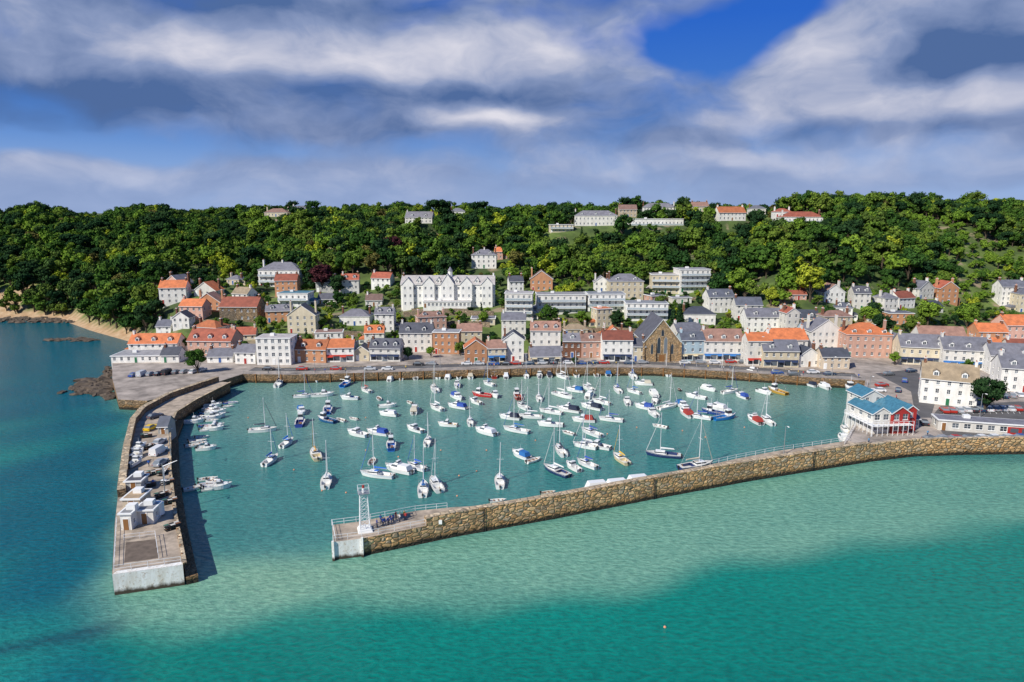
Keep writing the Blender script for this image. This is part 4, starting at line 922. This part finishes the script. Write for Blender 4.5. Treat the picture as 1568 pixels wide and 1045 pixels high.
var=[tree('wood_tree',i,h=random.uniform(9,11.5),cr=random.uniform(4.2,5.4),ncl=14,nl=46,ls=.95,fol=FG) for i in range(7)]+[tree('wood_tree',20,h=12,cr=3.2,z0=1.5,ncl=16,nl=40,fol=FD,shape='cone'),tree('wood_tree',31,h=10,cr=4.6,ncl=14,nl=46,ls=.9,fol=FB),tree('wood_tree',32,h=10,cr=4.6,ncl=14,nl=46,ls=.9,fol=FY),tree('wood_tree',33,h=10.5,cr=5,ncl=14,nl=46,ls=.95,fol=FD),tree('wood_tree',34,h=8,cr=4.5,z0=.3,ncl=14,nl=46,ls=.8,fol=FB),tree('wood_tree',35,h=10,cr=4.6,ncl=14,nl=46,ls=.9,fol=FU)]
for k,me_ in enumerate(var):
    o=bpy.data.objects.new('wood_tree_%02d'%k,me_); col.objects.link(o)
clear=[(hit(x,y)[0],r) for x,y,r in((1180,442,12),(1050,398,9),(950,412,9),(905,425,8),(4,462,11),(870,350,8),(1160,480,8),(560,458,6),(430,452,9),(1280,415,6),(700,455,10),(1020,405,8),(1130,360,6))]
slope=[(hit(x,y)[0],r) for x,y,r in((1470,380,26),(1500,430,24),(1420,350,20),(1530,400,22),(1510,465,16))]
pts=[];rot=[];scl=[];idx=[]
def scatter(st,y0,y1,townonly):
    for Y in np.arange(y0,y1,st):
        for X in np.arange(-Y*.86,Y*.86,st):
            x=X+random.uniform(-.42,.42)*st; y=Y+random.uniform(-.42,.42)*st
            s=y-float(np.interp(x,FXS,FYS)); a=x/y
            if s<(-1 if x<-168 else 9): continue
            if Y>600 and random.random()<.4: continue
            town=(-.49<a<.60 and s<(92 if a<.3 else 55)) or (a>=.56 and s<30)
            if town!=townonly: continue
            sc=random.choice([.7,.9,1.0,1.1,1.3,1.55])*random.uniform(.85,1.15)
            cl_=math.sin(x*.045+2)*math.sin(y*.05)+.5*math.sin(x*.11+y*.07)
            k=random.random(); 
            ix=random.randrange(7) if k<.56 else 10 if k<.80+.12*cl_ else 8 if k<.91 else 9 if k<.94 else 12 if k<.96 else 7 if k<.975 else 1
            if Y>540 and ix==7: ix=10
            if town:
                if random.random()<.22: continue
                sc=random.choice([.28,.35,.45,.55,.7,.85])*random.uniform(.9,1.1)
                if random.random()<.3: ix=random.choice([8,11,11,9])
            if any(math.hypot(x-c[0][0],y-c[0][1])<c[1] for c in slope):
                ix=random.choice([11,11,8,3]); sc*=.6
            bad=False
            for f in FP:
                fx=f[0]*y/f[1]; dy=y-f[1]
                if abs(x-fx)<f[2]/2+(1.4+sc*1.5 if town else 3) and (-2.5-sc*3.5 if town else -10-max(0,(f[1]-380)*.12))<dy<f[3]+(1.5+sc*2 if town else 4): bad=True;break
                if abs(x-fx)<f[2]/2+2 and -42<dy<0: sc=min(sc,.42 if dy>-22 else .55)
            if bad: continue
            if any(math.hypot(x-c[0][0],y-c[0][1])<c[1] for c in clear): continue
            pts.append((x,y));rot.append(random.uniform(0,6.28));scl.append(sc);idx.append(ix)
scatter(6.8,262,860,False); scatter(4.6,262,460,True)
pa=np.array(pts); zz=terr(pa[:,0],pa[:,1])
me=bpy.data.meshes.new('hillside_woodland'); me.from_pydata([(p[0],p[1],z-.4) for p,z in zip(pts,zz)],[],[])
for n_,t_,d_ in(('rotz','FLOAT',rot),('scl','FLOAT',scl),('idx','INT',idx)): me.attributes.new(n_,t_,'POINT').data.foreach_set('value',d_)
wo=put('hillside_woodland',me)
ng=bpy.data.node_groups.new('scatter_trees','GeometryNodeTree'); ng.interface.new_socket('Geometry',in_out='INPUT',socket_type='NodeSocketGeometry'); ng.interface.new_socket('Geometry',in_out='OUTPUT',socket_type='NodeSocketGeometry')
gi=ng.nodes.new('NodeGroupInput');go=ng.nodes.new('NodeGroupOutput');ip=ng.nodes.new('GeometryNodeInstanceOnPoints');ci=ng.nodes.new('GeometryNodeCollectionInfo')
ci.inputs['Collection'].default_value=col; ci.inputs['Separate Children'].default_value=True; ci.inputs['Reset Children'].default_value=True
ip.inputs['Pick Instance'].default_value=True
def na(n_,t_):
    k=ng.nodes.new('GeometryNodeInputNamedAttribute'); k.data_type=t_; k.inputs['Name'].default_value=n_; return [o for o in k.outputs if o.enabled][0]
cx=ng.nodes.new('ShaderNodeCombineXYZ'); ng.links.new(na('rotz','FLOAT'),cx.inputs[2])
ng.links.new(gi.outputs[0],ip.inputs['Points']);ng.links.new(ci.outputs[0],ip.inputs['Instance']);ng.links.new(na('idx','INT'),ip.inputs['Instance Index']);ng.links.new(cx.outputs[0],ip.inputs['Rotation']);ng.links.new(na('scl','FLOAT'),ip.inputs['Scale']);ng.links.new(ip.outputs[0],go.inputs[0])
wo.modifiers.new('scatter','NODES').node_group=ng
def T(x,y,hpx,fol=FG,shape='round',name='broadleaf_tree',z=None):
    if z is None: loc,t=hit(x,y)
    else: loc=P(x,y,z); t=loc[1]
    h=hpx/FX*t; near=t<290
    me_=tree('tree',int(x*7+y),h=10,cr=4.4 if shape=='round' else 3,z0=1.6,ncl=22,nl=130 if near else 80,ls=.5 if near else .7,fol=fol,shape=shape)
    put(name,me_,(loc[0],loc[1],loc[2]-.2),random.uniform(0,6),h/10)
T(303,572,40,FG); T(1507,632,62,FD); T(1240,462,60,FY); T(495,448,46,FPu,name='copper_beech'); T(1203,452,68,FB,'cone','poplar_tree'); T(475,500,34,FB); T(577,522,32,FB); T(460,492,22,FB); T(1165,378,38,FY); T(352,428,36,FY); T(425,400,34,FB); T(600,405,44,FPu,name='copper_beech'); T(400,510,26,FG); T(520,470,26,FG); T(840,500,34,FG); T(945,505,30,FD); T(740,500,22,FB); T(705,545,24,FG); T(625,552,22,FD); T(660,548,18,FB); T(1350,520,40,FD); T(1270,500,34,FG); T(1420,500,44,FB); T(1480,505,40,FB); T(1300,545,20,FB); T(1030,515,40,FD,'cone','cypress_tree'); T(1040,500,34,FD,'cone','cypress_tree'); T(1250,552,18,FG); T(640,352,20,FG); T(720,385,24,FY); T(580,365,30,FD); T(350,352,36,FD); T(1250,333,26,FD); T(1190,332,24,FD); T(550,548,18,FG);T(880,560,14,FD); T(1400,520,40,FG); T(1370,560,22,FB); T(1560,560,34,FG); T(1480,575,26,FG); T(1330,500,34,FB); T(280,540,24,FG); T(376,545,24,FG); T(1010,480,30,FG); T(890,500,26,FB); T(520,455,36,FD); T(505,520,24,FB); T(1130,455,34,FG); T(1180,470,30,FY)
d_=ray(672,345); t_=500; pads_z=float(terr(d_[0]*t_,d_[1]*t_)); put('pine_tree',tree('pine',99,h=10,cr=4.2,z0=5.5,ncl=16,nl=90,ls=.6,fol=FD,shape='flat'),(d_[0]*t_,d_[1]*t_,pads_z),0,2.0)
# ---------------- world
SUN_AZ=math.radians(227); SUN_EL=math.radians(40)
w=bpy.data.worlds.new('World'); scene.world=w; w.use_nodes=True; nt=w.node_tree
bg=nt.nodes['Background']; bg.inputs[1].default_value=.1
sky=N(nt,'ShaderNodeTexSky',sky_type='NISHITA'); sky.sun_disc=False; sky.sun_elevation=SUN_EL; sky.sun_rotation=SUN_AZ; sky.air_density=1.0; sky.dust_density=.3; sky.ozone_density=3
tc=N(nt,'ShaderNodeTexCoord').outputs['Generated']; sx=N(nt,'ShaderNodeSeparateXYZ'); nt.links.new(tc,sx.inputs[0])
at=N(nt,'ShaderNodeMath',operation='ARCTAN2'); nt.links.new(sx.outputs[0],at.inputs[0]); nt.links.new(sx.outputs[1],at.inputs[1])
el=N(nt,'ShaderNodeMath',operation='ARCSINE'); nt.links.new(sx.outputs[2],el.inputs[0])
rp=N(nt,'ShaderNodeValToRGB'); nt.links.new(mrange(nt,el.outputs[0],0,.5),rp.inputs[0])
E=rp.color_ramp.elements
for _ in range(3): E.new(1)
for i,(p_,c_) in enumerate(((0,(.26,.43,.78)),(.12,(.15,.32,.70)),(.27,(.035,.17,.58)),(.5,(.005,.11,.58)),(1,(.02,.10,.34)))):
    E[i].position=p_; E[i].color=(*c_,1)
r10=N(nt,'ShaderNodeVectorMath',operation='SCALE'); nt.links.new(rp.outputs[0],r10.inputs[0]); r10.inputs['Scale'].default_value=10
skc=mixc(nt,.9,sky.outputs[0],r10.outputs[0])
cb=N(nt,'ShaderNodeCombineXYZ'); nt.links.new(at.outputs[0],cb.inputs[0]); nt.links.new(el.outputs[0],cb.inputs[1])
dn=noise(nt,mapping(nt,cb.outputs[0],(1,1.6,1)),6,3,.5,out=1)
ds=N(nt,'ShaderNodeVectorMath',operation='MULTIPLY_ADD'); nt.links.new(dn,ds.inputs[0]); ds.inputs[1].default_value=(.14,.07,0); ds.inputs[2].default_value=(-.07,-.035,0)
co=N(nt,'ShaderNodeVectorMath',operation='ADD'); nt.links.new(cb.outputs[0],co.inputs[0]); nt.links.new(ds.outputs[0],co.inputs[1]); CO=co.outputs[0]
def blobs(lst,acc):
    for x,y,a,b_,amp in lst:
        d=ray(x,y); A=math.atan2(d[0],d[1]); E_=math.atan2(d[2],math.hypot(d[0],d[1])); ia,ib=FX/a,FX/b_
        k=N(nt,'ShaderNodeVectorMath',operation='MULTIPLY_ADD'); nt.links.new(CO,k.inputs[0]); k.inputs[1].default_value=(ia,ib,0); k.inputs[2].default_value=(-A*ia,-E_*ib,0)
        q=N(nt,'ShaderNodeVectorMath',operation='DOT_PRODUCT'); nt.links.new(k.outputs[0],q.inputs[0]); nt.links.new(k.outputs[0],q.inputs[1])
        e=N(nt,'ShaderNodeMath',operation='POWER'); e.inputs[0].default_value=.3679; nt.links.new(q.outputs['Value'],e.inputs[1])
        m_=N(nt,'ShaderNodeMath',operation='MULTIPLY_ADD'); nt.links.new(e.outputs[0],m_.inputs[0]); m_.inputs[1].default_value=amp; nt.links.new(acc,m_.inputs[2]); acc=m_.outputs[0]
    return acc
n1=noise(nt,mapping(nt,CO,(1,2.0,1)),4.2,4,.52)
dens=blobs([(1110,45,75,45,-.5),(1190,10,60,22,-.4),(1010,65,28,28,-.22),(250,222,380,17,-.26),(930,180,110,30,-.16),(5,30,50,30,-.25),(1500,300,120,14,-.2),(400,80,420,70,.25),(740,183,110,18,.35),(1400,90,240,80,.3),(750,275,900,22,.08)],n1)
dc_=N(nt,'ShaderNodeMath',operation='ADD'); nt.links.new(dens,dc_.inputs[0]); nt.links.new(mrange(nt,el.outputs[0],.36,.6,0,-.3),dc_.inputs[1])
cf=mrange(nt,dc_.outputs[0],.26,.60,0,1,True)
n2=noise(nt,mapping(nt,CO,(1,1.9,1)),7,5,.56)
hl=blobs([(280,75,110,40,.32),(480,95,130,40,.27),(700,75,130,45,.32),(880,60,90,50,.22),(740,183,105,17,.5),(1240,90,90,55,.34),(1180,245,320,22,.26),(220,262,200,20,.2),(1400,165,200,30,.28),(150,150,330,35,-.3),(650,145,300,18,-.2),(1450,100,120,28,-.36),(450,2,420,25,-.25),(1300,205,200,14,-.2)],n2)
hf=mrange(nt,hl,.28,.98,0,1,False)
cr2=N(nt,'ShaderNodeValToRGB'); nt.links.new(hf,cr2.inputs[0]); E=cr2.color_ramp.elements; E.new(1)
for i,(p_,c_) in enumerate(((0,(.08,.15,.34)),(.40,(.25,.32,.52)),(1,(.74,.73,.81)))): E[i].position=p_; E[i].color=(*c_,1)
c10=N(nt,'ShaderNodeVectorMath',operation='SCALE'); nt.links.new(cr2.outputs[0],c10.inputs[0]); c10.inputs['Scale'].default_value=10
mx=mixc(nt,cf,skc,c10.outputs[0])
mx=mixc(nt,mrange(nt,el.outputs[0],0,.11,.65,0,True),mx,(3.3,4.4,7.0))
nt.links.new(mx,bg.inputs[0])
# sun
sl=bpy.data.lights.new('sun','SUN'); sl.energy=5.0; sl.angle=math.radians(.5); sl.color=(1,.95,.86); so=bpy.data.objects.new('sun',sl); scene.collection.objects.link(so)
sd=Vector((math.sin(SUN_AZ)*math.cos(SUN_EL),math.cos(SUN_AZ)*math.cos(SUN_EL),math.sin(SUN_EL))); so.rotation_euler=sd.to_track_quat('Z','Y').to_euler()
cam=bpy.data.cameras.new('camera'); cam.sensor_width=36; cam.lens=36*FX/1568; cam.clip_end=30000; cam.clip_start=.5
co_=bpy.data.objects.new('camera',cam); scene.collection.objects.link(co_); co_.location=(0,0,H); co_.rotation_euler=(math.pi/2-PT,0,0); scene.camera=co_
scene.view_settings.view_transform='Standard'; scene.view_settings.look='None'; scene.view_settings.exposure=0
print('trees',len(pts),'houses',len(FP),'infill',cnt)
